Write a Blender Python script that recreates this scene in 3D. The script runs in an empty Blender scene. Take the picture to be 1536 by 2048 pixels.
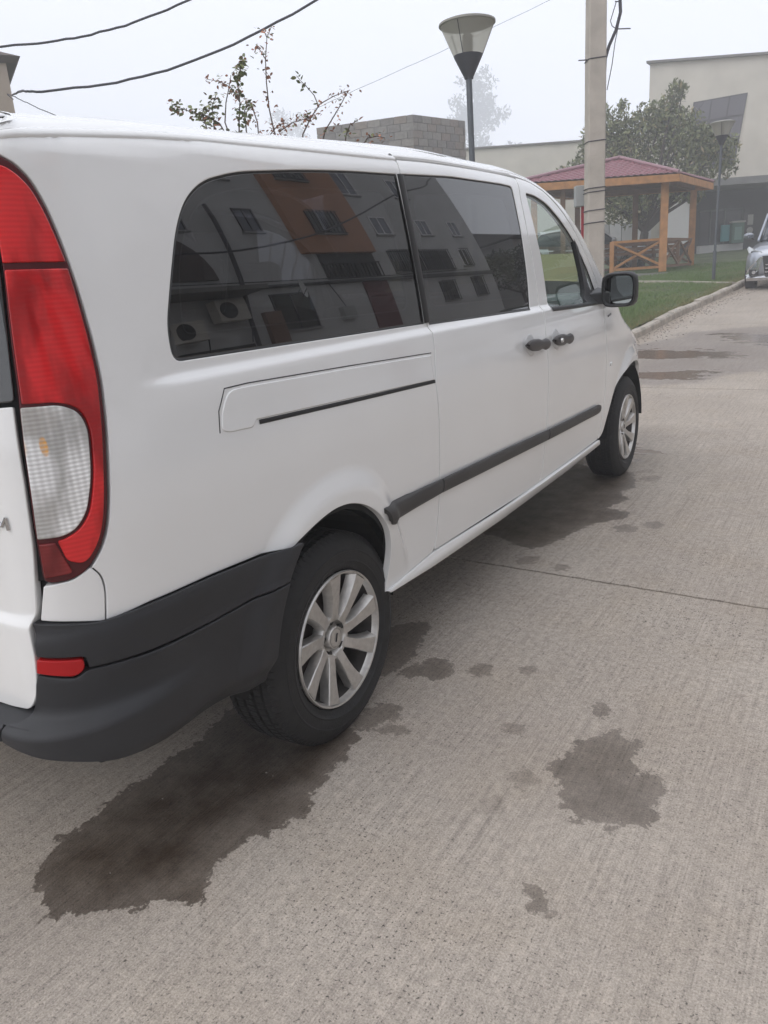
import bpy, math, random
import numpy as np
from mathutils import Vector, Matrix
from mathutils.geometry import delaunay_2d_cdt

# ------------------------------------------------------------------ camera, sky, sun, exposure
scene = bpy.context.scene
COL = scene.collection
def camera():
    yaw, pitch, roll = -0.562412, 0.292626, -0.072240
    F = Vector((math.sin(yaw)*math.cos(pitch), math.cos(yaw)*math.cos(pitch), -math.sin(pitch)))
    r = F.cross(Vector((0, 0, 1))).normalized(); u = r.cross(F)
    R = r*math.cos(roll) + u*math.sin(roll); U = u*math.cos(roll) - r*math.sin(roll)
    cam = bpy.data.cameras.new('camera'); o = bpy.data.objects.new('camera', cam); COL.objects.link(o)
    M = Matrix((( R.x, U.x, -F.x, 1.2703), (R.y, U.y, -F.y, -1.7528), (R.z, U.z, -F.z, 1.3889), (0, 0, 0, 1)))
    o.matrix_world = M
    cam.sensor_fit = 'VERTICAL'; cam.sensor_height = 36; cam.sensor_width = 27
    cam.lens = 1537.738/2048*36; cam.clip_start = .05; cam.clip_end = 2000
    scene.camera = o
camera()
SUN_EL, SUN_AZ = math.radians(48), math.radians(200)
world = bpy.data.worlds.new('World'); scene.world = world; world.use_nodes = True
wt = world.node_tree; wt.nodes.clear()
wo = wt.nodes.new('ShaderNodeOutputWorld'); wb = wt.nodes.new('ShaderNodeBackground')
sk = wt.nodes.new('ShaderNodeTexSky'); sk.sky_type = 'NISHITA'; sk.sun_disc = False
sk.sun_elevation = SUN_EL; sk.sun_rotation = SUN_AZ; sk.dust_density = 4.0
mixw = wt.nodes.new('ShaderNodeMix'); mixw.data_type = 'RGBA'
mixw.inputs[0].default_value = 0.90                      # fog cover over the clear sky
mixw.inputs[7].default_value = (8.35, 8.5, 9.0, 1)
wt.links.new(sk.outputs[0], mixw.inputs[6]); wt.links.new(mixw.outputs[2], wb.inputs[0])
wb.inputs[1].default_value = 0.16
wt.links.new(wb.outputs[0], wo.inputs[0])
sd = bpy.data.lights.new('sun', 'SUN'); sd.energy = 0.9; sd.angle = math.radians(40); sd.color = (1, .96, .9)
so = bpy.data.objects.new('sun', sd); COL.objects.link(so)
dv = Vector((math.sin(SUN_AZ)*math.cos(SUN_EL), math.cos(SUN_AZ)*math.cos(SUN_EL), math.sin(SUN_EL)))
so.rotation_euler = dv.to_track_quat('Z', 'Y').to_euler(); so.location = (0, 0, 30)
scene.view_settings.view_transform = 'Standard'; scene.view_settings.look = 'None'
scene.view_settings.exposure = 0.0; scene.view_settings.gamma = 1.0
scene.view_settings.use_curve_mapping = False
scene.render.engine = 'CYCLES'
cy = scene.cycles
cy.use_denoising = True
try: cy.denoiser = 'OPENIMAGEDENOISE'
except Exception: pass
cy.max_bounces = 8; cy.diffuse_bounces = 3; cy.glossy_bounces = 4; cy.transmission_bounces = 6
cy.transparent_max_bounces = 24; cy.volume_bounces = 2
cy.sample_clamp_indirect = 6.0

# ------------------------------------------------------------------ materials
MATS = {}
def mat(name, col=(.5, .5, .5), rough=.6, metal=0., spec=.5, coat=0., noise=None, bump=None, emit=None, alpha=None):
    """noise=(scale, amount[, detail]) varies the colour, bump=(scale, strength) adds fine relief"""
    if name in MATS: return MATS[name]
    m = bpy.data.materials.new(name); m.use_nodes = True; nt = m.node_tree
    b = nt.nodes['Principled BSDF']
    b.inputs['Base Color'].default_value = (*col, 1); b.inputs['Roughness'].default_value = rough
    b.inputs['Metallic'].default_value = metal; b.inputs['Specular IOR Level'].default_value = spec
    b.inputs['Coat Weight'].default_value = coat; b.inputs['Coat Roughness'].default_value = .04
    if emit: b.inputs['Emission Color'].default_value = (*emit[:3], 1); b.inputs['Emission Strength'].default_value = emit[3]
    geo = nt.nodes.new('ShaderNodeNewGeometry')
    if noise:
        n = nt.nodes.new('ShaderNodeTexNoise'); n.inputs['Scale'].default_value = noise[0]
        n.inputs['Detail'].default_value = noise[2] if len(noise) > 2 else 5
        nt.links.new(geo.outputs['Position'], n.inputs['Vector'])
        r = nt.nodes.new('ShaderNodeMapRange'); r.inputs[1].default_value = .3; r.inputs[2].default_value = .7
        r.inputs[3].default_value = 1-noise[1]; r.inputs[4].default_value = 1+noise[1]
        nt.links.new(n.outputs[0], r.inputs[0])
        mx = nt.nodes.new('ShaderNodeVectorMath'); mx.operation = 'SCALE'; mx.inputs[0].default_value = col
        nt.links.new(r.outputs[0], mx.inputs['Scale']); nt.links.new(mx.outputs[0], b.inputs['Base Color'])
    if bump:
        n = nt.nodes.new('ShaderNodeTexNoise'); n.inputs['Scale'].default_value = bump[0]; n.inputs['Detail'].default_value = 4
        nt.links.new(geo.outputs['Position'], n.inputs['Vector'])
        bp = nt.nodes.new('ShaderNodeBump'); bp.inputs['Strength'].default_value = bump[1]; bp.inputs['Distance'].default_value = .01
        nt.links.new(n.outputs[0], bp.inputs['Height']); nt.links.new(bp.outputs[0], b.inputs['Normal'])
    MATS[name] = m
    return m
def glass(name, tint, refl_ior=1.5, rough=0., gloss=(1, 1, 1)):
    """a thin pane: a tinted transparent layer under a Fresnel reflection"""
    if name in MATS: return MATS[name]
    m = bpy.data.materials.new(name); m.use_nodes = True; nt = m.node_tree; nt.nodes.clear()
    out = nt.nodes.new('ShaderNodeOutputMaterial'); mx = nt.nodes.new('ShaderNodeMixShader')
    tr = nt.nodes.new('ShaderNodeBsdfTransparent'); tr.inputs[0].default_value = (*tint, 1)
    gl = nt.nodes.new('ShaderNodeBsdfGlossy'); gl.inputs['Roughness'].default_value = rough
    gl.inputs[0].default_value = (*gloss, 1)
    fr = nt.nodes.new('ShaderNodeFresnel'); ge = nt.nodes.new('ShaderNodeNewGeometry'); io = nt.nodes.new('ShaderNodeMapRange')
    io.inputs[3].default_value = refl_ior; io.inputs[4].default_value = 1/refl_ior      # a thin pane reflects alike from both sides
    nt.links.new(ge.outputs['Backfacing'], io.inputs[0]); nt.links.new(io.outputs[0], fr.inputs[0])
    nt.links.new(fr.outputs[0], mx.inputs[0]); nt.links.new(tr.outputs[0], mx.inputs[1]); nt.links.new(gl.outputs[0], mx.inputs[2])
    nt.links.new(mx.outputs[0], out.inputs[0])
    MATS[name] = m
    return m

# ------------------------------------------------------------------ object helpers
def wloc(p):
    v = Vector((0, 0, 0))
    while p is not None: v += p.location; p = p.parent
    return v
def link(name, me, parent=None):
    o = bpy.data.objects.new(name, me); COL.objects.link(o)
    if parent is not None: o.parent = parent
    return o
def tag(o, label=None, cat=None, group=None, kind=None):
    if label: o['label'] = label
    if cat: o['category'] = cat
    if group: o['group'] = group
    if kind: o['kind'] = kind
    return o
def thing(name, loc, label, cat, group=None):
    o = bpy.data.objects.new(name, None); COL.objects.link(o); o.location = loc; o.empty_display_size = .2
    return tag(o, label, cat, group)
def mesh(name, V, Fc, m, parent=None, smooth=False, normals=None, local=False):
    """V are world coordinates unless local; they are made relative to the parent"""
    V = np.asarray(V, float).reshape(-1, 3)
    if parent is not None and not local: V = V - np.array(wloc(parent))
    me = bpy.data.meshes.new(name); me.from_pydata(V.tolist(), [], [list(f) for f in Fc])
    if m is not None:
        for q in (m if isinstance(m, (list, tuple)) else [m]): me.materials.append(q)
    if smooth or normals is not None: me.polygons.foreach_set('use_smooth', [True]*len(me.polygons))
    me.update()
    if normals is not None: me.normals_split_custom_set_from_vertices([tuple(n) for n in normals])
    return link(name, me, parent)
class MB:
    """collects simple solids into one mesh"""
    def __init__(s): s.V = []; s.F = []
    def add(s, V, F):
        k = len(s.V); s.V.extend([tuple(v) for v in V]); s.F.extend([tuple(i+k for i in f) for f in F]); return s
    def box(s, c, d, rz=0., rx=0., ry=0.):
        M = Matrix.Rotation(rz, 3, 'Z') @ Matrix.Rotation(ry, 3, 'Y') @ Matrix.Rotation(rx, 3, 'X')
        V = [Vector(c) + M @ Vector((x*d[0]/2, y*d[1]/2, z*d[2]/2)) for x in (-1, 1) for y in (-1, 1) for z in (-1, 1)]
        return s.add(V, [(0, 1, 3, 2), (4, 6, 7, 5), (0, 4, 5, 1), (2, 3, 7, 6), (0, 2, 6, 4), (1, 5, 7, 3)])
    def bar(s, a, b, w, h=None, up=(0, 0, 1)):
        a = Vector(a); b = Vector(b); h = h or w; d = (b-a).normalized(); u = Vector(up)
        if abs(d.dot(u)) > .98: u = Vector((1, 0, 0))
        x = d.cross(u).normalized(); y = x.cross(d).normalized()
        V = [p + x*i*w/2 + y*j*h/2 for p in (a, b) for i, j in ((-1, -1), (1, -1), (1, 1), (-1, 1))]
        return s.add(V, [(0, 1, 2, 3), (7, 6, 5, 4), (0, 4, 5, 1), (1, 5, 6, 2), (2, 6, 7, 3), (3, 7, 4, 0)])
    def tube(s, pts, r, n=8, cap=True):
        pts = [Vector(p) for p in pts]; m = len(pts); rr = r if isinstance(r, (list, tuple)) else [r]*m
        prev = None; V = []
        for i, p in enumerate(pts):
            d = (pts[min(i+1, m-1)] - pts[max(i-1, 0)]).normalized()
            x = (prev - d*prev.dot(d)) if prev is not None else d.orthogonal()
            x = x.normalized() if x.length > 1e-6 else d.orthogonal().normalized()
            prev = x; y = d.cross(x)
            V += [p + (x*math.cos(2*math.pi*k/n) + y*math.sin(2*math.pi*k/n))*rr[i] for k in range(n)]
        F = [(i*n+k, i*n+(k+1) % n, (i+1)*n+(k+1) % n, (i+1)*n+k) for i in range(m-1) for k in range(n)]
        if cap: F += [tuple(range(n))[::-1], tuple((m-1)*n+k for k in range(n))]
        return s.add(V, F)
    def lathe(s, prof, c=(0, 0, 0), axis='Z', n=32):
        V = []
        for r, h in prof:
            for k in range(n):
                t = 2*math.pi*k/n
                q = (r*math.cos(t), r*math.sin(t), h) if axis == 'Z' else (h, r*math.cos(t), r*math.sin(t))
                V.append((q[0]+c[0], q[1]+c[1], q[2]+c[2]))
        F = [(i*n+k, i*n+(k+1) % n, (i+1)*n+(k+1) % n, (i+1)*n+k) for i in range(len(prof)-1) for k in range(n)]
        return s.add(V, F)
    def prism(s, pts, off):
        """pts: planar outline in world space, off: extrusion vector"""
        n = len(pts); off = Vector(off)
        V = [Vector(p) for p in pts] + [Vector(p)+off for p in pts]
        return s.add(V, [tuple(range(n)), tuple(range(2*n-1, n-1, -1))] + [(i, i+n, (i+1) % n+n, (i+1) % n) for i in range(n)])
    def build(s, name, m, parent=None, smooth=False, bevel=0.):
        o = mesh(name, s.V, s.F, m, parent, smooth)
        if bevel:
            md = o.modifiers.new('bevel', 'BEVEL'); md.width = bevel; md.segments = 2; md.limit_method = 'ANGLE'
        if smooth and not bevel: auto(o)
        return o
def auto(o, ang=40):
    """sharp edges where faces meet at more than ang degrees"""
    me = o.data
    import bmesh
    bm = bmesh.new(); bm.from_mesh(me); bmesh.ops.recalc_face_normals(bm, faces=bm.faces)
    for e in bm.edges:
        if len(e.link_faces) == 2 and e.calc_face_angle(0) > math.radians(ang): e.smooth = False
    bm.to_mesh(me); bm.free()
    return o
def copy_tree(o, parent=None):
    c = o.copy(); COL.objects.link(c)
    if parent is not None: c.parent = parent
    for ch in list(o.children): copy_tree(ch, c)
    return c
def pchip(xs,ys):
    xs=np.array(xs,float);ys=np.array(ys,float);h=np.diff(xs);d=np.diff(ys)/h
    m=np.zeros(len(xs));m[0]=d[0];m[-1]=d[-1]
    for i in range(1,len(xs)-1):
        if d[i-1]*d[i]>0:
            w1=2*h[i]+h[i-1];w2=h[i]+2*h[i-1];m[i]=(w1+w2)/(w1/d[i-1]+w2/d[i])
    def f(x):
        xc=np.clip(np.asarray(x,float),xs[0],xs[-1])
        i=np.clip(np.searchsorted(xs,xc,side='right')-1,0,len(xs)-2)
        t=(xc-xs[i])/h[i]
        return (ys[i]*(1+2*t)*(1-t)**2+m[i]*h[i]*t*(1-t)**2+ys[i+1]*t*t*(3-2*t)+m[i+1]*h[i]*t*t*(t-1))
    return f
def sst(a,b,x):
    t=np.clip((np.asarray(x,float)-a)/(b-a),0,1);return t*t*(3-2*t)
_XB=pchip([0.25,.34,.40,.5,.65,.8,.92,1.00,1.05,1.075,1.10,1.14,1.17,1.195,1.21,1.23],
          [-.06,-.03,-.012,-.004,.004,.009,.010,.006,.001,-.0025,-.006,-.0105,-.0150,-.0205,-.028,-.040])
_XR=pchip([0.25,.34,.40,.5,.65,.8,.92,1.05,1.2,1.35,1.5,1.7,2.0],[-.06,-.03,-.012,-.004,.004,.009,.010,.001,-.022,-.050,-.079,-.118,-.18])
def XS(z):
    z=np.asarray(z,float);q=z-1.2
    w=sst(1.200,1.226,z)
    return _XB(np.minimum(z,1.23))*(1-w)+(-.040-.105*q-.105*q*q)*w
ZT=pchip([-1.2,-.95,-.8,-.4,0.,0.3,.7,1.2,1.8,2.1,2.35,2.6,2.85,3.05,3.2,3.6,4.0,4.3],
         [1.71,1.735,1.76,1.80,1.82,1.838,1.862,1.885,1.88,1.843,1.763,1.61,1.415,1.265,1.13,1.02,.90,.74])
RR=pchip([-1.2,0,1.6,2.2,2.6,3.0,3.4,4.3],[.10,.11,.14,.10,.06,.07,.10,.2])
RA=pchip([-1.2,0,1.6,2.2,2.6,3.0,3.4,4.3],[.24,.24,.25,.16,.06,.09,.18,.3])
UC=-.62; XE=-.17; YE=-.93
_th=np.linspace(0,np.pi/2,400)
_px=XE*(1-np.cos(_th)**(2/2.6)); _py=UC-(UC-YE)*np.sin(_th)**(2/2.6)
_ps=np.concatenate([[0],np.cumsum(np.hypot(np.diff(_px),np.diff(_py)))]); LC=_ps[-1]
# smooth resample of the corner so that normals are even
_g=np.linspace(0,LC,40);_fx=pchip(_g,np.interp(_g,_ps,_px));_fy=pchip(_g,np.interp(_g,_ps,_py))
UEND=UC-LC-(0.95+XE)   # centre of the tailgate
def plan(u):
    u=np.asarray(u,float);s=UC-u
    x=np.where(s<=0,0,np.where(s<LC,_fx(s),XE-(s-LC)))
    y=np.where(s<=0,u,np.where(s<LC,_fy(s),YE-.02*np.clip(s-LC,0,2)))
    f=np.clip(u-2.9,0,3);x=x-.085*f**2.2
    return x,y
def S(u,s,off=0.,flare=True):
    u=np.asarray(u,float);s=np.asarray(s,float)
    px,py=plan(u)
    a=sst(0.,1.,(UC-u)/LC)*np.pi/2       # turning of the inward direction
    nx=-np.cos(a);ny=np.sin(a)
    zt=ZT(py);rr=RR(py);ra=RA(py);s0=zt-rr
    phi=np.clip((s-s0)/rr,0,np.pi/2);over=np.clip(s-s0-rr*np.pi/2,0,5)
    z=np.where(s<s0,s,s0+rr*np.sin(phi))+.03*(1-np.exp(-over/.35))
    wr=a/(np.pi/2)
    zc=np.minimum(z,s0+rr); fs=sst(-.47,-.66,u)      # the shoulder under the glass dies out behind the last window
    ins=XS(zc)*(1-fs)+_XR(zc)*fs
    lean=np.where(z>1.1,.13*(np.clip(z-1.1,0,1)/.75)**1.6,0)
    rnd=ra*(1-np.cos(phi))
    x=px+ins*(1-wr*.75)+nx*rnd*(1-.35*wr)-over
    y=py+lean*wr+ny*rnd*.6
    if flare:
        for yc,w in ((0.,.022),(3.43,.026)):
            r=np.hypot(u-yc,(z-.335)*.97)
            fr=sst(.0,.36,u-yc)*sst(.90,.55,z)*(1. if yc<1 else 0.)          # narrower in front of the wheel
            x=x+w*sst(.53-.10*fr,.45-.06*fr,r)*sst(.2,.3,r)*(1-sst(.64,.38,z)*sst(-.05,.25,u-yc)*(1. if yc<1 else 0.))
    x=x-nx*off;y=y-ny*off
    return np.stack([x,y,z],-1)

# ------------------------------------------------------------------ panels cut from the surface of the van body
def densify(P, step):
    P = np.asarray(P, float); out = []
    for a, b in zip(P, np.roll(P, -1, 0)):
        k = max(1, int(math.ceil(np.hypot(*(b-a))/step)))
        for i in range(k): out.append(a + (b-a)*i/k)
    return np.array(out)
def rounded(pts, rad=.012, step=.016):
    n = len(pts); out = []
    for i in range(n):
        p0, p, p1 = (np.array(pts[j % n][:2], float) for j in (i-1, i, i+1))
        r = pts[i][2] if len(pts[i]) > 2 else rad
        a = p0-p; b = p1-p; la = np.hypot(*a); lb = np.hypot(*b)
        if la < 1e-6 or lb < 1e-6: continue
        t = min(r, .48*la, .48*lb)
        q0 = p+a/la*t; q1 = p+b/lb*t
        k = 5 if t > .003 else 2
        for j in range(k+1):
            w = j/k; out.append((1-w)**2*q0 + 2*w*(1-w)*p + w*w*q1)
    out = np.array(out)
    keep = np.hypot(*(out-np.roll(out, 1, 0)).T) > 5e-4
    return densify(out[keep], step)
def area(P): return .5*np.sum(P[:, 0]*np.roll(P[:, 1], -1) - np.roll(P[:, 0], -1)*P[:, 1])
def inset(P, d):
    """P counter-clockwise; moves it inward by d"""
    e = np.roll(P, -1, 0)-P; e /= np.maximum(np.hypot(*e.T), 1e-9)[:, None]
    n = np.stack([-e[:, 1], e[:, 0]], 1); m = n+np.roll(n, 1, 0)
    l = np.maximum(np.hypot(*m.T), .5)[:, None]
    return P + m/l*np.minimum(2/l, 1.6)*d
def inside(P, X):
    x, y = X[:, 0], X[:, 1]; c = np.zeros(len(X), bool); j = len(P)-1
    for i in range(len(P)):
        xi, yi = P[i]; xj, yj = P[j]
        if yi != yj:
            c ^= ((yi > y) != (yj > y)) & (x < (xj-xi)*(y-yi)/(yj-yi)+xi)
        j = i
    return c
def pdist(P, X):
    A = P; B = np.roll(P, -1, 0); best = np.full(len(X), 1e9)
    for a, b in zip(A, B):
        d = b-a; t = np.clip(((X-a)@d)/max(d@d, 1e-12), 0, 1)
        q = a + t[:, None]*d; best = np.minimum(best, np.hypot(*(X-q).T))
    return best
def snormal(u, s, off=None):
    e = 2e-3
    f = (lambda a, b: S(a, b, off(a, b))) if callable(off) else (lambda a, b: S(a, b, 0.))
    n = np.cross(f(u+e, s)-f(u-e, s), f(u, s+e)-f(u, s-e))
    n /= np.maximum(np.linalg.norm(n, axis=-1, keepdims=True), 1e-12)
    pu = np.asarray(u); 
    # outward: away from the van's axis
    c = S(u, s, 0.) - np.array([-.95, 0, 0]); c[..., 1] = np.where(pu < -.6, (c[..., 1]-(-.5))*1.0, 0); c[..., 2] = (c[..., 2]-.9)*.6
    sg = np.sign((n*c).sum(-1, keepdims=True)); sg[sg == 0] = 1
    return n*sg
def panel(name, outline, m, parent, holes=(), off=0., depth=.010, r=.003, h=.03, rad=.012, step=.016, mirror=True, skirt=.02, shape=None, fine=None):
    """a piece of body skin: outline in (length, height) coordinates, laid on the body surface, rolled at its edges"""
    offf = off if callable(off) else (lambda u, s: np.full(np.shape(u), float(off)))
    loops = []
    for k, pl in enumerate([outline]+list(holes)):
        P = rounded(pl, rad, step)
        if area(P) < 0: P = P[::-1]
        loops.append(P)
    L0 = loops[0]
    pts = []; edges = []; dep = []; nb = []; kk = 0
    def addloop(P, d, bl, k):
        nonlocal kk
        # in-plane outward direction (away from the material)
        e = np.roll(P, -1, 0)-np.roll(P, 1, 0); e /= np.maximum(np.hypot(*e.T), 1e-9)[:, None]
        o = np.stack([e[:, 1], -e[:, 0]], 1) * (1 if k == 0 else -1)
        n = len(P)
        pts.append(P); dep.append(np.full(n, d)); nb.append(np.concatenate([o, np.full((n, 1), bl)], 1))
        edges.extend([(kk+i, kk+(i+1) % n) for i in range(n)]); kk += n
        return range(kk-n, kk)
    outer = []
    for k, P in enumerate(loops):
        s = 1 if k == 0 else -1
        rim = addloop(P, depth*.35, .95, k); outer.append((rim, k))
        addloop(inset(P, s*r*.35), depth*.08, .55, k)
        addloop(inset(P, s*r), 0., 0., k)
    lo, hi = L0.min(0), L0.max(0)
    gx = np.arange(lo[0]+h/2, hi[0], h); gy = np.arange(lo[1]+h/2, hi[1], h)
    G = np.array(np.meshgrid(gx, gy)).reshape(2, -1).T if len(gx) and len(gy) else np.zeros((0, 2))
    if fine is not None:
        fx = np.arange(lo[0], hi[0], .012); fy = np.arange(lo[1], hi[1], .0075)
        H = np.array(np.meshgrid(fx, fy)).reshape(2, -1).T; G = np.concatenate([G[~fine(G)], H[fine(H)]])
    if len(G):
        ok = inside(L0, G) & (pdist(L0, G) > max(r*1.6, .005))
        for P in loops[1:]: ok &= ~inside(P, G) & (pdist(P, G) > max(r*1.6, .005))
        G = G[ok]
    pts.append(G); dep.append(np.zeros(len(G))); nb.append(np.zeros((len(G), 3)))
    X = np.concatenate(pts); dep = np.concatenate(dep); nb = np.concatenate(nb)
    vv, ee, ff, ov, oe, of = delaunay_2d_cdt([Vector(p) for p in X], edges, [], 0, 1e-6)
    vi = [o[0] if len(o) else -1 for o in ov]
    XX = np.array([tuple(v) for v in vv]); dd = np.array([dep[i] if i >= 0 else 0 for i in vi]); NN = np.array([nb[i] if i >= 0 else (0, 0, 0) for i in vi])
    inv = {}
    for j, o in enumerate(ov):
        for i in o: inv[i] = j
    F = np.array([f for f in ff if len(f) == 3])
    c = XX[F].mean(1); ok = inside(L0, c)
    for P in loops[1:]: ok &= ~inside(P, c)
    F = F[ok]
    u, s = XX[:, 0], XX[:, 1]
    o_ = offf(u, s)
    W = S(u, s, o_); N = snormal(u, s, offf)
    W = W - N*dd[:, None]
    # tangent directions for the rolled edges
    e = 2e-3; Tu = S(u+e, s, o_)-S(u-e, s, o_); Tu /= np.linalg.norm(Tu, axis=1, keepdims=True)
    Ts = S(u, s+e, o_)-S(u, s-e, o_); Ts /= np.linalg.norm(Ts, axis=1, keepdims=True)
    bl = NN[:, 2:3]
    NV = N*(1-bl) + (Tu*NN[:, 0:1]+Ts*NN[:, 1:2])*bl
    NV /= np.maximum(np.linalg.norm(NV, axis=1, keepdims=True), 1e-9)
    # orient faces
    A, B, Cc = W[F[:, 0]], W[F[:, 1]], W[F[:, 2]]
    fl = (np.cross(B-A, Cc-A)*N[F[:, 0]]).sum(1) < 0
    F[fl] = F[fl][:, ::-1]
    V = W.tolist(); NVl = NV.tolist(); FF = F.tolist()
    if skirt:
        for rim, k in outer:
            ids = [inv[i] for i in rim]; base = len(V)
            for i in ids:
                V.append((W[i]-N[i]*skirt).tolist()); NVl.append(NV[i].tolist())
            n = len(ids)
            for j in range(n):
                a, b = ids[j], ids[(j+1) % n]; q = [a, base+j, base+(j+1) % n, b]
                FF.append(q if k == 0 else q[::-1])
    obs = []
    for mi in ((False, True) if mirror else (False,)):
        VV = np.array(V); NM = np.array(NVl); F2 = FF
        if mi:
            VV[:, 0] = -1.9-VV[:, 0]; NM[:, 0] *= -1; F2 = [f[::-1] for f in FF]
        if shape: VV = shape(VV)
        obs.append(mesh(name, VV, F2, m, parent, normals=NM))
    return obs
def ribbon(name, line, width, m, parent, off=.0, h=.004, mirror=True, closed=False):
    """a thin raised strip that follows a line on the body"""
    P = np.array([q[:2] for q in line], float)
    if closed: Q = rounded(line, .03, .02)
    else:
        Q = np.concatenate([a+(b-a)*np.linspace(0, 1, max(2, int(np.hypot(*(b-a))/.03)), endpoint=False)[:, None] for a, b in zip(P[:-1], P[1:])]+[P[-1:]])
    n = len(Q)
    if closed: e = np.roll(Q, -1, 0)-np.roll(Q, 1, 0)
    else: e = np.gradient(Q, axis=0)
    e /= np.hypot(*e.T)[:, None]; nn = np.stack([-e[:, 1], e[:, 0]], 1)
    prof = [(-.5, -.002), (-.42, h*.6), (-.15, h), (.15, h), (.42, h*.6), (.5, -.002)]
    V = []; NS = []
    for t, z in prof:
        q = Q+nn*t*width; V.append(S(q[:, 0], q[:, 1], off) + snormal(q[:, 0], q[:, 1])*z)
    V = np.array(V).transpose(1, 0, 2).reshape(-1, 3); k = len(prof)
    F = [(i*k+j, i*k+j+1, ((i+1) % n)*k+j+1, ((i+1) % n)*k+j) for i in range(n if closed else n-1) for j in range(k-1)]
    for mi in ((False, True) if mirror else (False,)):
        W = V.copy(); G = F
        if mi: W[:, 0] = -1.9-W[:, 0]
        auto(mesh(name, W, G, m, parent, smooth=True), 80)

# ------------------------------------------------------------------ the van
def build_van():
    paint = mat('van_white_paint', (.80, .80, .795), .22, coat=1., noise=(1.3, .025))
    plast = mat('van_grey_plastic', (.025, .0255, .029), .46, spec=.4, bump=(900, .25), noise=(6, .12))
    trim = mat('van_trim_plastic', (.042, .040, .039), .5, bump=(700, .2), noise=(5, .12))
    black = mat('van_black', (.008, .008, .009), .6)
    gasket = mat('van_gasket', (.012, .012, .013), .5)
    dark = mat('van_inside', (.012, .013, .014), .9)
    privacy = glass('van_privacy_glass', (.034, .033, .040), 1.95)
    clear = glass('van_clear_glass', (.84, .91, .87), 1.5)
    van = thing('parked_van', (-.95, 0, 0), 'white long-wheelbase passenger van with dark tinted windows filling the left of the picture', 'van')
    SEAM1 = [(.60, .42), (.62, .46), (.64, .57), (.65, .68), (.66, .88), (.662, 1.03), (.69, 1.14), (.70, 1.19), (.705, 1.225), (.705, 1.5), (.715, 1.70), (.73, 1.775)]
    SEAM2 = [(1.72, .39), (1.755, .45), (1.785, .64), (1.80, .83), (1.805, 1.02), (1.815, 1.12), (1.825, 1.17), (1.825, 1.30), (1.815, 1.5), (1.81, 1.7), (1.825, 1.795)]
    SEAM3 = [(2.71, .40), (2.765, .53), (2.795, .71), (2.795, .91), (2.785, 1.08), (2.80, 1.165)]
    sh = lambda L, d: [(u+d, s) for u, s in L]
    # windows
    W1 = [(-.505, 1.245, .03), (-.50, 1.32, .06), (-.455, 1.42, .06), (-.40, 1.53, .07), (-.345, 1.60, .06), (-.27, 1.645, .06), (-.14, 1.675, .08), (.14, 1.70, .08), (.40, 1.716, .08), (.695, 1.727, .006), (.69, 1.5, .01), (.688, 1.232, .006)]
    W2 = [(.725, 1.73, .006), (1.11, 1.748, .06), (1.60, 1.752, .05), (1.735, 1.748, .03), (1.74, 1.55, .03), (1.728, 1.36, .03), (1.705, 1.212, .02), (.72, 1.226, .006)]
    W3 = [(1.885, 1.728, .02), (2.0, 1.722, .04), (2.15, 1.693, .06), (2.31, 1.622, .06), (2.44, 1.545, .06), (2.56, 1.45, .05), (2.66, 1.35, .05), (2.745, 1.24, .03), (2.755, 1.178, .02), (2.3, 1.185, .02), (1.945, 1.195, .02), (1.94, 1.45, .03), (1.91, 1.60, .03)]
    grow = lambda W, d: [tuple(q) for q in inset(np.array(rounded(W, .012, .03)) if area(rounded(W)) > 0 else np.array(rounded(W, .012, .03))[::-1], -d)]
    fineA = lambda G: np.hypot(G[:, 0], G[:, 1]-.335) < .56
    fineB = lambda G: np.hypot(G[:, 0]-3.43, G[:, 1]-.335) < .58
    belt = lambda G: (G[:, 1] > 1.15) & (G[:, 1] < 1.24)
    stop = lambda u: float(ZT(u)-RR(u)+RR(u)*math.pi/2)
    LT = [(-.89, 1.655), (-.86, 1.652), (-.82, 1.64), (-.78, 1.615), (-.75, 1.57), (-.733, 1.51), (-.725, 1.46), (-.72, 1.41), (-.718, 1.32), (-.722, 1.24), (-.738, 1.15), (-.757, 1.07), (-.772, 1.0), (-.79, .94), (-.812, .90), (-.84, .87), (-.87, .858), (-.922, .858)]
    LE = [(-.92, .92), (-.918, .98), (-.908, 1.08), (-.90, 1.17), (-.895, 1.23), (-.89, 1.36), (-.885, 1.45)]
    rail = lambda u: float(np.interp(u, [-.95, -.63, -.38, -.21, .19, .58, .73, .96, 1.41, 1.83], [1.68, 1.715, 1.738, 1.75, 1.765, 1.778, 1.783, 1.792, 1.80, 1.802]))
    railL = [(u, rail(u), .06) for u in (.65, .4, .19, -.21, -.38, -.63, -.8)]
    ARCH = [(-.245, .725), (-.22, .735), (-.12, .763), (-.04, .775), (.04, .768), (.13, .735), (.205, .68), (.25, .62), (.272, .54), (.268, .47), (.255, .40)]
    # rear side, with the long window cut out
    Q = [(-.82, .752, .004), (-.81, .82, .02), (-.812, .85, .02), (-.828, .872, .004)] + [(u, s, .02) for u, s in LT[:-3][::-1]][0:0]
    lt = [(u+.006, s-.0, .03) for u, s in LT[1:-2]][::-1]
    Q += lt[0:] + [(-.885, 1.665, .01), (-.90, 1.68, .01)] + railL[::-1] + [(u-.002, s, .01) for u, s in SEAM1[::-1]] + [(.255, .39, .004)]
    Q += [(u, s, .06) for u, s in ARCH[::-1][1:]] + [(-.35, .74), (-.54, .752), (-.72, .758)]
    panel('side_panel', Q, paint, van, holes=[W1], h=.035, fine=lambda G: fineA(G) | belt(G), r=.003, depth=.006)
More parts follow.
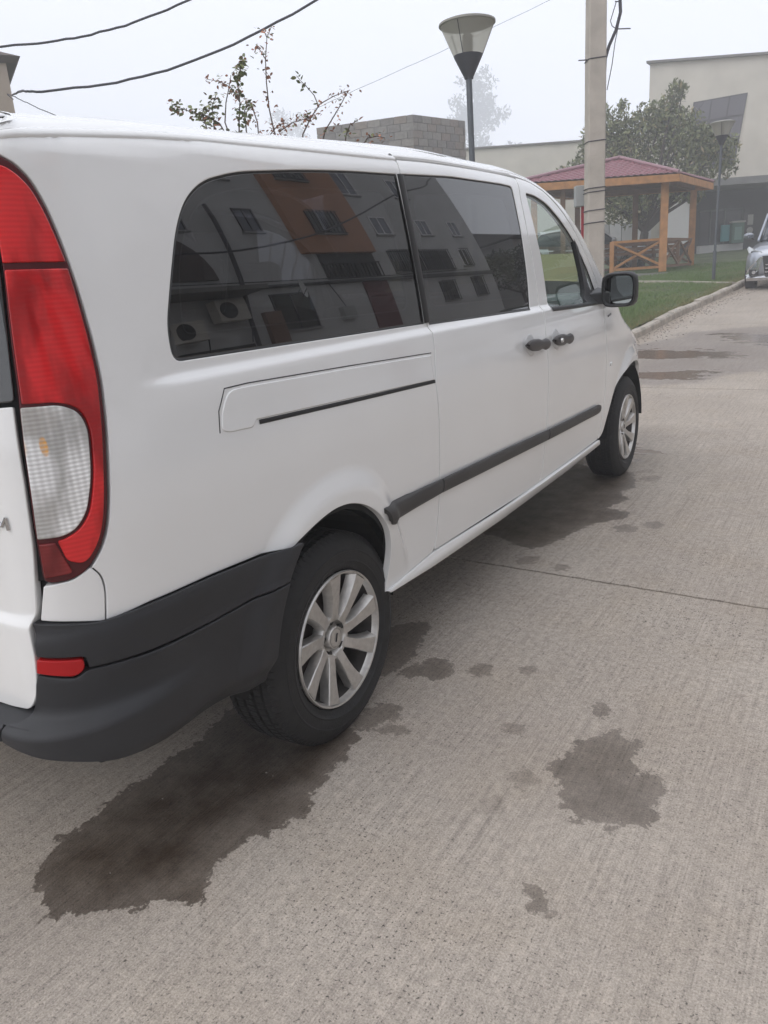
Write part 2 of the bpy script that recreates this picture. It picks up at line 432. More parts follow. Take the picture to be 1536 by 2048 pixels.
    cp = [(-.8225, .752, .004), (-.8125, .82, .02), (-.816, .852, .02), (-.832, .874, .004), (-.87, .856, .01), (-.925, .853, .004), (-.945, .78, .004), (-.89, .77, .02), (-.845, .758, .02)]
    panel('corner_panel', cp, paint, van, h=.02, depth=.006)
    # sliding door
    D = [(u+.003, s, .02) for u, s in SEAM1[:-1]] + [(.735, rail(.73)-.004, .01)] + [(u, rail(u)-.003, .05) for u in (.96, 1.2, 1.41, 1.65)] + [(u-.003, s-.004, .02) for u, s in SEAM2[::-1]] + [(1.26, .40)]
    panel('sliding_door', D, paint, van, holes=[W2], h=.04, fine=belt, r=.003, depth=.008)
    DT = [(2.0, 1.785), (2.17, 1.742), (2.36, 1.662), (2.52, 1.562), (2.66, 1.435), (2.79, 1.285), (2.825, 1.20)]
    D = [(u+.003, s, .02) for u, s in SEAM2] + [(u, s, .05) for u, s in DT] + [(u-.003, s, .02) for u, s in SEAM3[::-1]] + [(2.2, .392)]
    panel('front_door', D, paint, van, holes=[W3], h=.04, fine=belt, r=.003, depth=.008)
    # front wing and bonnet side
    FA = [(2.74, .40), (2.80, .42), (2.90, .54), (3.0, .655), (3.12, .725), (3.27, .765), (3.43, .772), (3.6, .755), (3.75, .69), (3.86, .58), (3.90, .44)]
    D = [(u+.004, s, .02) for u, s in SEAM3[1:]] + [(2.83, 1.19)] + [(u, stop(u)+.002, .08) for u in (2.95, 3.05, 3.2, 3.4, 3.7, 4.0, 4.18)] + [(4.18, .62), (3.88, .60)]
    D = D + [(u, s, .05) for u, s in FA[::-1][1:]] + [(2.72, .40)]
    panel('front_wing', D, paint, van, h=.035, fine=fineB, depth=.006)
    D = [(3.90, .44, .02), (3.875, .59, .02), (4.18, .61), (4.18, .30), (3.93, .30)]
    panel('front_bumper_side', D, plast, van, h=.05, off=.008)
    # roof edge: above the door seam and down the windscreen pillar
    D = [(-.90, 1.684, .01)] + [(u, rail(u)+.0005, .06) for u in (-.8, -.63, -.38, -.21, .19, .4, .65)] + [(.73, rail(.73)+.004)] + [(u, rail(u)+.003, .05) for u in (.96, 1.41, 1.81)]
    D += [(u, s+.006, .05) for u, s in DT] + [(2.90, 1.21)] + [(u, stop(u)+.03, .05) for u in (2.98, 2.85, 2.7, 2.55, 2.4, 2.2, 1.9, 1.5, 1.0, .4, 0., -.4, -.60)] + [(-.70, stop(-.70)-.01), (-.80, stop(-.80)-.06), (-.90, stop(-.90)-.08)]
    panel('roof_side', D, paint, van, h=.03, fine=lambda G: G[:, 0] > 5, depth=.004, r=.0025)
    ribbon('gutter_strip', [(u, rail(u)+.001) for u in (-.895, -.8, -.66, -.5, -.38, -.21, 0, .19, .4, .58, .728)], .020, paint, van, h=.005)
    ribbon('gutter_strip', [(u, rail(u)+.012) for u in (.728, .96, 1.2, 1.41, 1.6, 1.80)], .014, paint, van, h=.004)
    # roof sheet, windscreen and bonnet as one loft between the two sides
    def sheet(name, us, m, dz=0., t0=.0):
        V = []; F = []; k = 15
        for u in us:
            a = S(np.array([u]), np.array([stop(u)+.028]), 0.)[0]
            for j in range(k):
                t = j/(k-1)*2-1
                hw = abs(-.95-a[0]); x = -.95 - t*hw
                V.append((x, a[1] + .10*(1-t*t)*(1 if u > 1.9 else 0)*min(1, max(0, (u-1.9)/.5)), a[2] + (.012+.023*float(sst(-.6, .9, a[1])))*(1-t*t) + dz))
        n = len(us)
        F = [(i*k+j, i*k+j+1, (i+1)*k+j+1, (i+1)*k+j) for i in range(n-1) for j in range(k-1)]
        return auto(mesh(name, V, F, m, van, smooth=True), 60)
    sheet('roof', list(np.linspace(-.56, 2.06, 24)), paint)
    sheet('windscreen', list(np.linspace(2.08, 3.0, 14)), clear, -.004)
    sheet('bonnet', list(np.linspace(3.02, 4.18, 14)), paint)
    a0 = S(np.array([-.56]), np.array([stop(-.56)+.028]), 0.)[0]; hw0 = abs(-.95-a0[0])
    for mi in (0, 1):                                   # rear edge of the roof above the tailgate
        V = []; us = np.linspace(-.60, UEND, 40); K_ = 8
        for u in us:
            b_ = S(np.array([u]), np.array([stop(max(u, -.9))-(.012+.083*float(sst(-.62, -.78, u)))]), .002)[0]+np.array([0, 0, .003])
            x1 = max(min(b_[0], a0[0]), -.95); t1 = (-.95-x1)/hw0; e = np.array([x1, a0[1]+.01, a0[2]+.012*(1-t1*t1)+.001])
            c1 = np.array([b_[0]+(e[0]-b_[0])*.30, b_[1]+(e[1]-b_[1])*.30, b_[2]+(e[2]-b_[2])*(.62+.34*min(1., max(0., (-.25-b_[0])/.25)))])
            for k in range(K_):
                t = k/(K_-1); q = b_*(1-t)**2+c1*2*t*(1-t)+e*t*t
                V.append((q[0] if not mi else -1.9-q[0], q[1], q[2]))
        auto(mesh('roof_rear_edge', V, [(i*K_+j, i*K_+j+1, (i+1)*K_+j+1, (i+1)*K_+j) for i in range(len(us)-1) for j in range(K_-1)], paint, van, smooth=True), 70)
    # front face, mostly hidden
    V = []; k = 13; zs = [.26, .32, .45, .60, .72, .76, .80]
    for z in zs:
        a = S(np.array([4.18]), np.array([z]), .004)[0]
        for j in range(k):
            t = j/(k-1)*2-1; hw = abs(-.95-a[0]); V.append((-.95-t*hw, 4.18+.30*(1-abs(t)**2.6)+.0*z-.12*max(0, z-.6), z))
    F = [(i*k+j, i*k+j+1, (i+1)*k+j+1, (i+1)*k+j) for i in range(len(zs)-1) for j in range(k-1)]
    auto(mesh('front_bumper', V, F, plast, van, smooth=True), 60)
    # glass
    def pane(nm, W, m, d=-.004, ap=True):
        Pn = [tuple(q) for q in inset(rounded(W, .012, .03) if area(rounded(W)) > 0 else rounded(W, .012, .03)[::-1], .0045)]
        g = panel(nm, [(a, b, .002) for a, b in Pn], m, van, off=d, depth=.004, r=.003, h=.035, skirt=0)
        ribbon('window_seal', W, .012, gasket, van, off=-.006, h=.003, closed=True)
        return g
    pane('rear_side_window', W1, privacy)
    pane('sliding_door_window', W2, privacy)
    pane('front_door_window', W3, clear, -.010)
    # ceramic border and body aperture behind the dark glass
    frit = mat('van_glass_border', (.010, .010, .011), .5)
    lip = mat('van_aperture_lip', (.55, .55, .56), .6)
    A1 = [(-.44, 1.30, .03), (-.41, 1.44, .06), (-.35, 1.54, .06), (-.27, 1.605, .06), (-.14, 1.635, .06), (.2, 1.655), (.60, 1.668, .05), (.625, 1.45), (.615, 1.285, .04)]
    A2 = [(.80, 1.665, .05), (1.2, 1.69), (1.66, 1.695, .06), (1.665, 1.5), (1.64, 1.27, .04), (.78, 1.285, .05)]
    for W, A in ((W1, A1), (W2, A2)):
        panel('glass_border', [(a, b, .002) for a, b in grow(W, .01)], frit, van, holes=[A], off=-.016, h=.05, depth=.002, skirt=0)
        ribbon('aperture_lip', A, .005, lip, van, off=-.018, h=.003, closed=True)
    ribbon('pillar_cover', [(.702, 1.234), (.702, 1.45), (.706, 1.60), (.714, 1.726)], .040, gasket, van, off=.0035, h=.0035)
    # quarter glass, sail and mirror root of the front door
    sail = [(2.475, 1.528, .004), (2.52, 1.49, .01), (2.575, 1.37, .03), (2.61, 1.28, .03), (2.66, 1.25, .02), (2.745, 1.235, .01), (2.755, 1.18, .004), (2.50, 1.186, .004), (2.50, 1.215, .02), (2.535, 1.25, .03), (2.53, 1.33, .04), (2.50, 1.43, .03)]
    panel('mirror_sail', sail, plast, van, off=.003, h=.03)
    ribbon('window_sill_seal', [(1.945, 1.197), (2.3, 1.188), (2.74, 1.182)], .022, gasket, van, off=.0, h=.006)
    # inner skin: keeps the gaps dark, its cut-outs are the window openings
    HW3 = grow(W3, -.012)
    IN = [(-.90, .42), (-.93, .9), (-.90, 1.2), (-.885, 1.45), (-.89, 1.66)] + [(u, stop(u)-.175, .05) for u in (-.6, -.4, 0, .5, 1, 1.5, 1.9, 2.2, 2.4, 2.55, 2.7, 2.85)] + [(3.0, 1.16), (4.1, .86), (4.15, .3)]
    IN += [(3.87, .31), (3.86, .50), (3.74, .66), (3.6, .72), (3.43, .74), (3.27, .73), (3.13, .69), (3.0, .60), (2.90, .48), (2.82, .36), (.262, .36), (.268, .50), (.25, .60), (.2, .665), (.13, .715), (.04, .748), (-.04, .752), (-.12, .742), (-.22, .70), (-.30, .62), (-.36, .42)]
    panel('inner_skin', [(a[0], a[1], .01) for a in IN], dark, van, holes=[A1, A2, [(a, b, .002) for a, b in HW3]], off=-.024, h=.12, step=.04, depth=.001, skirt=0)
    # rail cover and rail slot of the sliding door
    rc = [(.653, 1.128, .003), (.15, 1.148, .05), (-.30, 1.163, .05), (-.375, 1.163, .03), (-.41, 1.12, .03), (-.425, 1.075, .012), (-.40, 1.066, .012), (-.315, 1.062, .012), (-.298, 1.078, .006), (.13, 1.062, .05), (.648, 1.042, .003)]
    panel('rail_cover', rc, paint, van, off=.0022, h=.03, depth=.0045, r=.0035, skirt=.004)
    ribbon('rail_slot', [(-.29, 1.070), (.13, 1.054), (.655, 1.036)], .013, black, van, off=.0002, h=.0015)
    ribbon('rail_groove', [(.66, 1.134), (.15, 1.154), (-.30, 1.169), (-.385, 1.168), (-.42, 1.12), (-.432, 1.07)], .0035, gasket, van, off=-.0003, h=.0015)
    # rub strips
    tr = [[(.215, .70, .012), (.25, .697, .02), (.646, .6875, .002), (.641, .6315, .002), (.275, .625, .02), (.245, .64, .02), (.235, .672, .02)],
          [(.653, .687, .002), (1.2, .668, .05), (1.782, .644, .002), (1.778, .589, .002), (1.2, .61, .05), (.648, .631, .002)],
          [(1.790, .6435, .002), (2.2, .632), (2.63, .622, .02), (2.668, .61, .02), (2.665, .572, .02), (2.62, .562, .02), (2.2, .575), (1.785, .5885, .002)]]
    def soff(u, s):
        c = np.interp(u, [0, .65, 1.78, 2.65], [.665, .659, .617, .593]); t = np.clip(np.abs(s-c)/.03, 0, 1)
        return .006+.013*np.sqrt(np.maximum(1-t**2.2, 0))
    for t in tr: panel('rub_strip', t, trim, van, off=soff, h=.0125, step=.012, depth=.006, r=.004, skirt=.012)
    # sills
    def sillo(u, s): return .004+.012*sst(.30, .37, s)*sst(.42, .385, s)
    panel('sill', [(.258, .398, .004), (.60, .417, .01), (1.26, .397, .05), (1.72, .387, .05), (2.2, .389, .05), (2.70, .398, .004), (2.74, .36, .01), (2.2, .335), (1.3, .335), (.6, .362), (.27, .385, .004)], paint, van, off=sillo, h=.012, depth=.006)
    # bumper
    def boff(u, s):
        wr = sst(-.55, -.95, u)
        ar = sst(.40, .52, np.hypot(u, s-.335))
        step = .004*sst(.66, .645, s)
        return .010 + .010*sst(.765, .73, s) + step + .048*wr*sst(.585, .545, s) - .03*sst(.47, .40, s)
    up = [(-.955, .779, .003), (-.89, .769, .02), (-.84, .758, .02), (-.72, .758, .05), (-.54, .753, .05), (-.35, .741, .05), (-.222, .734, .004), (-.262, .690, .02), (-.295, .650, .004), (-.55, .650, .05), (-.73, .657, .05), (-.83, .665, .03), (-.862, .668, .004), (-.865, .695, .01), (-.952, .708, .004), (-.950, .745, .01)]
    panel('bumper_top', up, plast, van, off=boff, h=.015, depth=.008, r=.003)
    lw = [(-.297, .646, .004), (-.55, .646, .05), (-.73, .653, .05), (-.83, .661, .03), (-.866, .664, .01), (-.885, .652, .012), (-.958, .667, .004), (-.972, .60, .02), (-.99, .570, .02), (-1.03, .562, .01), (-1.03, .525, .004), (-.98, .515), (-.90, .490, .02), (-.83, .458, .02), (-.76, .442, .05), (-.62, .425, .05), (-.45, .400, .02), (-.385, .395, .01), (-.37, .46, .05), (-.35, .54, .05), (-.325, .60, .05)]
    panel('bumper_corner', lw, plast, van, off=boff, h=.015, depth=.008, r=.003)
    rb = [(-1.034, .562, .002), (UEND, .555, .002), (UEND, .53, .002), (-1.034, .525, .002)]
    panel('rear_bumper', rb, plast, van, off=boff, h=.02, depth=.006, r=.003)
    refl = mat('reflector_red', (.40, .008, .010), .3, spec=.3)
    panel('bumper_reflector', [(-.951, .703, .004), (-.868, .690, .006), (-.868, .668, .012), (-.886, .656, .012), (-.957, .672, .004)], refl, van, off=lambda u, s: boff(u, s)+.002, h=.02, depth=.006)
    V = []                                              # step between tailgate and bumper
    for u in np.linspace(-.965, UEND, 20):
        for s__, o__ in ((.580, -.01), (.572, .004), (.566, .030), (.560, float(boff(u, .558))-.002)): V.append(tuple(S(np.array([u]), np.array([s__]), o__)[0]))
    for mi in (0, 1):
        W = np.array(V)
        if mi: W[:, 0] = -1.9-W[:, 0]
        mesh('bumper_step', W, [(i*4+k, i*4+k+1, (i+1)*4+k+1, (i+1)*4+k) for i in range(19) for k in range(3)], plast, van, smooth=True)
    # rear lamp
    lred = mat('lamp_red', (.52, .005, .007), .16, spec=.3)
    ldk = mat('lamp_dark_red', (.17, .004, .006), .2, spec=.3)
    lclear = mat('lamp_clear', (.80, .785, .76), .22, coat=.5)
    for m_, sc, st in ((lred, 1350, .10), (ldk, 1600, .2), (lclear, 1500, .35)):
        nt = m_.node_tree; N = nt.nodes; L = nt.links; b = N['Principled BSDF']; g = N.new('ShaderNodeNewGeometry')
        sp_ = N.new('ShaderNodeSeparateXYZ'); L.new(g.outputs['Position'], sp_.inputs[0])
        def M_(o, x, y=0.):
            q = N.new('ShaderNodeMath'); q.operation = o
            for i, v in enumerate((x, y)):
                if isinstance(v, (int, float)): q.inputs[i].default_value = v
                else: L.new(v, q.inputs[i])
            return q.outputs[0]
        def MR(x, a_, b2, c_, d_):
            r = N.new('ShaderNodeMapRange'); r.interpolation_type = 'SMOOTHSTEP'
            for i, v in enumerate((a_, b2, c_, d_)): r.inputs[i+1].default_value = v
            L.new(x, r.inputs[0]); return r.outputs[0]
        ribs = M_('ADD', M_('MULTIPLY', M_('SINE', M_('MULTIPLY', sp_.outputs[2], sc/2)), .5), .5)       # moulded prisms, about 8 mm apart
        cols = M_('ADD', M_('MULTIPLY', M_('SINE', M_('MULTIPLY', M_('ADD', sp_.outputs[1], M_('MULTIPLY', sp_.outputs[0], .6)), 420)), .5), .5)
        n = N.new('ShaderNodeTexNoise'); n.inputs['Scale'].default_value = 11; n.inputs['Detail'].default_value = 3
        mp = N.new('ShaderNodeMapping'); mp.inputs['Scale'].default_value = (1.4, 1.4, .5); L.new(g.outputs['Position'], mp.inputs[0]); L.new(mp.outputs[0], n.inputs[0])
        c = tuple(b.inputs['Base Color'].default_value)[:3]
        mx = N.new('ShaderNodeMix'); mx.data_type = 'RGBA'; mx.inputs[6].default_value = (*[v*(.50 if m_ is lclear else .60) for v in c], 1); mx.inputs[7].default_value = (*[min(1, v*1.3+.012) for v in c], 1)
        L.new(MR(n.outputs[0], .38, .62, 0, 1), mx.inputs[0])
        rm = N.new('ShaderNodeMix'); rm.data_type = 'RGBA'; rm.inputs[7].default_value = (*[v*(.60 if m_ is lclear else .80) for v in c], 1)
        L.new(M_('MULTIPLY', ribs, .55 if m_ is lclear else .30), rm.inputs[0]); L.new(mx.outputs[2], rm.inputs[6]); last = rm.outputs[2]
        if m_ is lclear:
            # reflector bowls and the amber and clear bulbs seen through the cover
            for (z0, rz, y0, ry, colr, amt) in ((1.085, .075, -.90, .05, (.95, .95, .96), .85), (1.01, .05, -.905, .04, (.42, .40, .38), .6), (1.135, .028, -.905, .016, (.75, .42, .14), .75), (1.13, .020, -.865, .007, (.80, .38, .06), .9), (1.18, .03, -.885, .06, (.40, .37, .34), .6)):
                dz = M_('DIVIDE', M_('SUBTRACT', sp_.outputs[2], z0), rz); dy = M_('DIVIDE', M_('SUBTRACT', sp_.outputs[1], y0), ry)
                f = M_('MULTIPLY', MR(M_('ADD', M_('MULTIPLY', dz, dz), M_('MULTIPLY', dy, dy)), .45, 1.2, 1, 0), amt)
                f = M_('MULTIPLY', f, M_('SUBTRACT', 1.0, M_('MULTIPLY', ribs, .45)))
                q = N.new('ShaderNodeMix'); q.data_type = 'RGBA'; q.inputs[7].default_value = (*colr, 1); L.new(f, q.inputs[0]); L.new(last, q.inputs[6]); last = q.outputs[2]
            q = N.new('ShaderNodeMix'); q.data_type = 'RGBA'; q.inputs[7].default_value = (.30, .29, .28, 1); L.new(M_('MULTIPLY', cols, .28), q.inputs[0]); L.new(last, q.inputs[6]); last = q.outputs[2]
        L.new(last, b.inputs['Base Color'])
        bp = N.new('ShaderNodeBump'); bp.inputs['Strength'].default_value = st; bp.inputs['Distance'].default_value = .0015
        L.new(ribs, bp.inputs['Height']); L.new(bp.outputs[0], b.inputs['Normal']); b.inputs['Coat Weight'].default_value = .6; b.inputs['Coat Roughness'].default_value = .03
    for side in (0, 1):
        lamp = mesh('rear_lamp', [(0, 0, 0)], [], None, van)
        def lp(nm, pl, m, off, d=.004):
            for o in panel(nm, pl, m, lamp, off=off, h=.02, depth=d, r=.003, mirror=True)[1-side:2-side]:
                me = o.data; bpy.data.objects.remove(o); bpy.data.meshes.remove(me)
        lamp.location = (0, 0, 0)
        full = [(u, s, .02) for u, s in LT] + [(u, s, .01) for u, s in LE]
        lp('lamp_frame', full, mat('lamp_frame', (.075, .006, .009), .25, spec=.4), .001, .004)
        lp('stop_lens', [(-.881, 1.466, .004), (-.884, 1.635, .006), (-.85, 1.636, .02), (-.815, 1.622, .02), (-.782, 1.598, .02), (-.757, 1.555, .03), (-.742, 1.505, .03), (-.733, 1.465, .004)], lred, .006)
        lp('tail_lens', [(-.879, 1.454, .004), (-.883, 1.36), (-.888, 1.23), (-.889, 1.213, .004), (-.82, 1.208, .02), (-.782, 1.190, .03), (-.772, 1.15, .03), (-.780, 1.10, .03), (-.790, 1.05, .03), (-.812, .985, .03), (-.838, .956, .03), (-.868, .944, .02), (-.880, .944, .01), (-.87, .90, .01), (-.84, .885, .02), (-.815, .91, .03), (-.795, .948, .03), (-.780, 1.0, .03), (-.765, 1.07, .03), (-.747, 1.15, .03), (-.731, 1.24, .03), (-.727, 1.32, .03), (-.729, 1.41), (-.732, 1.453, .004)], lred, .006)
        lp('clear_lens', [(-.892, 1.207, .004), (-.82, 1.203, .02), (-.787, 1.184, .03), (-.778, 1.15, .03), (-.786, 1.10, .03), (-.796, 1.05, .03), (-.817, .99, .03), (-.842, .961, .03), (-.868, .951, .02), (-.913, .952, .004), (-.904, 1.06)], lclear, .0075)
        lp('fog_lens', [(-.914, .942, .004), (-.884, .941, .004), (-.872, .90, .02), (-.862, .872, .01), (-.916, .870, .004)], ldk, .006)
    # tailgate
    tl = [(-.905, 1.21, .006), (-.914, 1.08, .02), (-.926, .93, .02), (-.945, .80, .01), (-.958, .772, .01), (-.958, .70, .02), (-.964, .655, .03), (-.975, .61, .02), (-1.0, .578, .02), (-1.06, .572, .01), (UEND, .566, .002), (UEND, 1.21, .002)]
    def toff(u, s): return .004+.012*sst(.80, .765, s)
    panel('tailgate', tl, paint, van, off=toff, h=.03, depth=.01, fine=lambda G: (G[:, 1] < .83) & (G[:, 1] > .74))
    panel('rear_window', [(-.902, 1.218, .01), (-.893, 1.36, .02), (-.889, 1.48, .02), (-.893, 1.66, .02), (-.95, 1.668, .02), (UEND, 1.672, .002), (UEND, 1.218, .002)], privacy, van, off=.002, depth=.006, h=.04)
    st = lambda u: float(ZT(-.9)-RR(-.9)+RR(-.9)*math.pi/2)
    panel('tailgate_top', [(-.893, 1.672, .004), (UEND, 1.680, .002), (UEND, st(-.9)-.065, .002), (-.905, st(-.9)-.065, .01)], paint, van, off=.001, depth=.004, h=.025)
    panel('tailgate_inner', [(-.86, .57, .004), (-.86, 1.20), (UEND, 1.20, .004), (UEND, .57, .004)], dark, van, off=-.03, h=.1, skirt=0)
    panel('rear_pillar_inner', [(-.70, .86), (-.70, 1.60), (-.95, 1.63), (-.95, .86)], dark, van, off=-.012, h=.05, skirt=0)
    # chrome badge letter at the edge of the picture
    chrome = mat('chrome', (.55, .55, .56), .18, metal=1.)
    for q in ([(-.965, .975), (-.965, 1.0)], [(-.965, 1.0), (-.978, .982)], [(-.978, .982), (-.991, 1.0)], [(-.991, 1.0), (-.991, .975)]):
        ribbon('badge_letter', q, .006, chrome, van, off=.006, h=.003, mirror=False)
    # handles with their recess plates
    hand = mat('handle_grey', (.055, .05, .05), .45)
    rec = mat('handle_recess', (.60, .60, .60), .3, coat=.4)
    for (a, b, z0, z1) in ((1.50, 1.76, 1.070, 1.052), (1.845, 2.10, 1.057, 1.045)):
        n = 20; V = []; kk = 12
        for i in range(n):
            t = .5-.5*math.cos(math.pi*i/(n-1)); u = a+(b-a)*t; z = z0+(z1-z0)*t
            w = (.006+.021*max(0, 1-abs(2*t-1)**5)**.5)*(1-.27*math.exp(-((t-.60)/.10)**2))
            o = .024+.010*math.sin(math.pi*min(1, max(0, t)))**.3
            c = S(np.array([u]), np.array([z]), o)[0]
            for k in range(kk):
                an = 2*math.pi*k/kk; V.append((c[0]+math.cos(an)*.011, c[1], c[2]+math.sin(an)*w))
        F = [(i*kk+k, i*kk+(k+1) % kk, (i+1)*kk+(k+1) % kk, (i+1)*kk+k) for i in range(n-1) for k in range(kk)] + [tuple(range(kk)), tuple((n-1)*kk+k for k in range(kk))[::-1]]
        for mi in (0, 1):
            W = np.array(V)
            if mi: W[:, 0] = -1.9-W[:, 0]
            h = mesh('door_handle', W, F, hand, van, smooth=True)
        c = (a*.62+b*.38)
        rp = [(c+.058*math.cos(t), (z0+z1)/2+.004+.052*math.sin(t), .01) for t in np.linspace(0, 2*math.pi, 18, endpoint=False)]
        panel('handle_recess', rp, rec, van, off=.0006, h=.02, depth=.003, skirt=0, r=.012)
    lk = mat('lock_steel', (.6, .6, .6), .3, metal=.8)
    c = S(np.array([1.885]), np.array([1.055]), .052)[0]
    MB().lathe([(.0001, .004), (.010, .003), (.011, -.006)], c, 'X', 12).build('door_lock', lk, van, smooth=True)
    # side indicator, sticker
    panel('side_indicator', [(2.865, .825, .008), (2.90, .833, .008), (2.90, .812, .008), (2.868, .806, .008)], lclear, van, off=.006, h=.02, depth=.006)
    panel('wing_badge', [(2.86, 1.103, .002), (2.93, 1.112, .002), (2.93, 1.100, .002), (2.86, 1.091, .002)], mat('badge_grey', (.08, .08, .085), .4), van, off=.003, h=.02, depth=.002)
    # mirror
    def mirror_at(sx):
        X = lambda x: x if sx > 0 else -1.9-x
        hb = MB(); prof = []
        # rounded housing: rings from the glass side to the nose
        def ring(y, cx, cz, w, h_, n=28, pw=4.5):
            out = []
            for k in range(n):
                t = 2*math.pi*k/n; c_, s_ = math.cos(t), math.sin(t)
                rr = (abs(c_)**pw+abs(s_)**pw)**(-1/pw)
                out.append((X(.008+(cx+c_*rr*w)*.88), y + .25*(c_*rr*w), cz-.002+s_*rr*h_*.90))
            return out
        R = [ring(2.745, .088, 1.247, .082, .083), ring(2.728, .088, 1.247, .092, .095), ring(2.735, .088, 1.247, .099, .102), ring(2.78, .090, 1.247, .103, .106), ring(2.82, .085, 1.247, .098, .100), ring(2.86, .075, 1.246, .078, .080), ring(2.885, .065, 1.245, .045, .045), ring(2.89, .06, 1.245, .005, .005)]
        n = 28; V = sum(R, []); F = [(i*n+k, i*n+(k+1) % n, (i+1)*n+(k+1) % n, (i+1)*n+k) for i in range(len(R)-1) for k in range(n)]
        hs = mesh('door_mirror', V, F, mat('mirror_plastic', (.016, .016, .018), .45), van, smooth=True); auto(hs, 50)
        g = ring(2.744, .088, 1.247, .083, .084); g = [(x, 2.762-.10*(abs(x-(-.95))-1.03), z) for x, y, z in g]
        mesh('mirror_glass', g, [tuple(range(n))], mat('mirror_glass', (.50, .55, .55), .02, metal=1.), hs)
        ar = MB(); ar.add([(X(x), y, z) for x, y, z in [(-.06, 2.56, 1.18), (-.06, 2.80, 1.18), (.03, 2.80, 1.17), (.03, 2.76, 1.165), (-.06, 2.58, 1.235), (-.06, 2.80, 1.27), (.03, 2.80, 1.24), (.03, 2.76, 1.235)]],
                          [(0, 1, 2, 3), (7, 6, 5, 4), (0, 4, 5, 1), (1, 5, 6, 2), (2, 6, 7, 3), (3, 7, 4, 0)])
        ar.build('mirror_arm', mat('mirror_plastic'), van, bevel=.01)
    mirror_at(1); mirror_at(-1)
    # wheels
    rub = mat('tyre_rubber', (.0135, .0132, .014), .7, noise=(30, .25), bump=(160, .15))
    alloy = mat('wheel_alloy', (.54, .525, .505), .36, metal=.75, noise=(60, .10))
    brk = mat('brake_iron', (.06, .045, .04), .7, metal=.4)
    def tyre_mesh(c, sg):
        NA = 810 if sg > 0 else 90; prof = []
        side = [(.215, -.020), (.220, -.010), (.232, -.004), (.243, .0005), (.2445, .0022), (.247, .0022), (.2485, .001), (.262, .003), (.276, .0022), (.2775, .0038), (.281, .0036), (.2825, .0014), (.305, -.006), (.318, -.015), (.327, -.026)]
        P = [(r, d) for r, d in side]
        xs = [-.030, -.048, -.050, -.056, -.058, -.082, -.084, -.091, -.093, -.121, -.123, -.130, -.132, -.156, -.158, -.164, -.166, -.184]
        groove = {3: 1, 4: 1} 
        for i, x in enumerate(xs):
            g = -.0085 if i % 4 in (2, 3) and i > 1 and i < 17 else 0
            P.append((.3365-.0030*((x+.107)/.08)**2 + g, x))
        P += [(r, -.214-d) for r, d in side[::-1]]
        V = []; nb = len(P)
        for a in range(NA):
            th = 2*math.pi*a/NA
            for i, (r, x) in enumerate(P):
                rr = r
                if len(side) <= i < len(side)+len(xs) or i in (len(side)-1, len(side)+len(xs)):
                    ph = a if i % 2 == 0 or True else a
                    band = (i-len(side))//4
                    if sg > 0 and (a + band*3 + int((x+.107)*30)) % 9 == 0 and r > .324: rr -= .0065
                    elif sg > 0 and (a + band*3 + 4 + int((x+.107)*-60)) % 9 == 0 and r > .324: rr -= .0020
                if sg > 0 and i == len(side)-2 and a % 9 == 0: rr -= .002
                X = x - .030
                z = .334 + rr*math.sin(th); y = rr*math.cos(th)
                if z < .0035:
                    z = .0035
                # sidewall bulge near the ground
                if math.sin(th) < -.8 and i < 13: X += .006*(-math.sin(th)-.8)/.2*math.sin(math.pi*(i+1)/14)
                V.append((c[0]+sg*X, c[1]+y, z))
        F = [(a*nb+i, a*nb+i+1, ((a+1) % NA)*nb+i+1, ((a+1) % NA)*nb+i) for a in range(NA) for i in range(nb-1)]
        return V, F
    def wheel(c, sg, phase):
        V, F = tyre_mesh(c, sg)
        w = mesh('wheel', V, F, rub, van, smooth=True); auto(w, 32)
        c = (c[0]-.030*sg, c[1], .334)
        L = lambda p: [(r, sg*x) for r, x in p]
        rim = MB().lathe(L([(.2145, -.014), (.2165, -.006), (.2135, -.0005), (.2085, -.002), (.2065, -.008), (.2050, -.016), (.2020, -.022)]), c, 'X', 72).build('rim', alloy, w, smooth=True)
        MB().lathe(L([(.2020, -.022), (.197, -.045), (.190, -.075), (.186, -.17), (.200, -.20)]), c, 'X', 60).build('rim_barrel', mat('wheel_barrel', (.045, .04, .038), .6, metal=.3, noise=(30, .3)), w, smooth=True)
        sp = MB()
        N = 9
        def P3(r, a, x): return (c[0]+sg*x, c[1]+r*math.cos(a), c[2]+r*math.sin(a))
        rs = [.056, .070, .090, .115, .145, .17, .190, .2068]
        hw = [.0215, .0225, .0215, .0225, .0260, .0300, .0340, .0375]
        fx = [-.032, -.027, -.022, -.018, -.0135, -.0095, -.0065, -.0045]
        for k in range(N):
            a0 = phase+k*2*math.pi/N
            rows = []
            for r, w_, x in zip(rs, hw, fx):
                tw = .10*((r-.06)/.14)
                # cross-section: flat face, deep bevel on the trailing side, thin bevel on the other
                rows.append([P3(r, a0+tw-(w_+.001)/r*.92, x-.035), P3(r, a0+tw-w_/r*.90, x-.003), P3(r, a0+tw-w_/r*.82, x), P3(r, a0+tw+w_/r*.62, x+.0005), P3(r, a0+tw+w_/r*.70, x-.003), P3(r, a0+tw+(w_+.0015)/r*.96, x-.030)])
            V = sum(rows, []); F = [(i*6+j, i*6+j+1, (i+1)*6+j+1, (i+1)*6+j) for i in range(len(rs)-1) for j in range(5)]
            sp.add(V, F)
        s_ = sp.build('spokes', alloy, w, smooth=True); auto(s_, 30)
        hub = MB().lathe(L([(.080, -.062), (.076, -.040), (.070, -.030), (.060, -.030), (.055, -.036), (.048, -.052), (.0375, -.054), (.0365, -.030), (.034, -.0265), (.0305, -.0265), (.030, -.029), (.0285, -.029), (.028, -.0262), (.0001, -.0255)]), c, 'X', 48).build('hub', alloy, w, smooth=True)
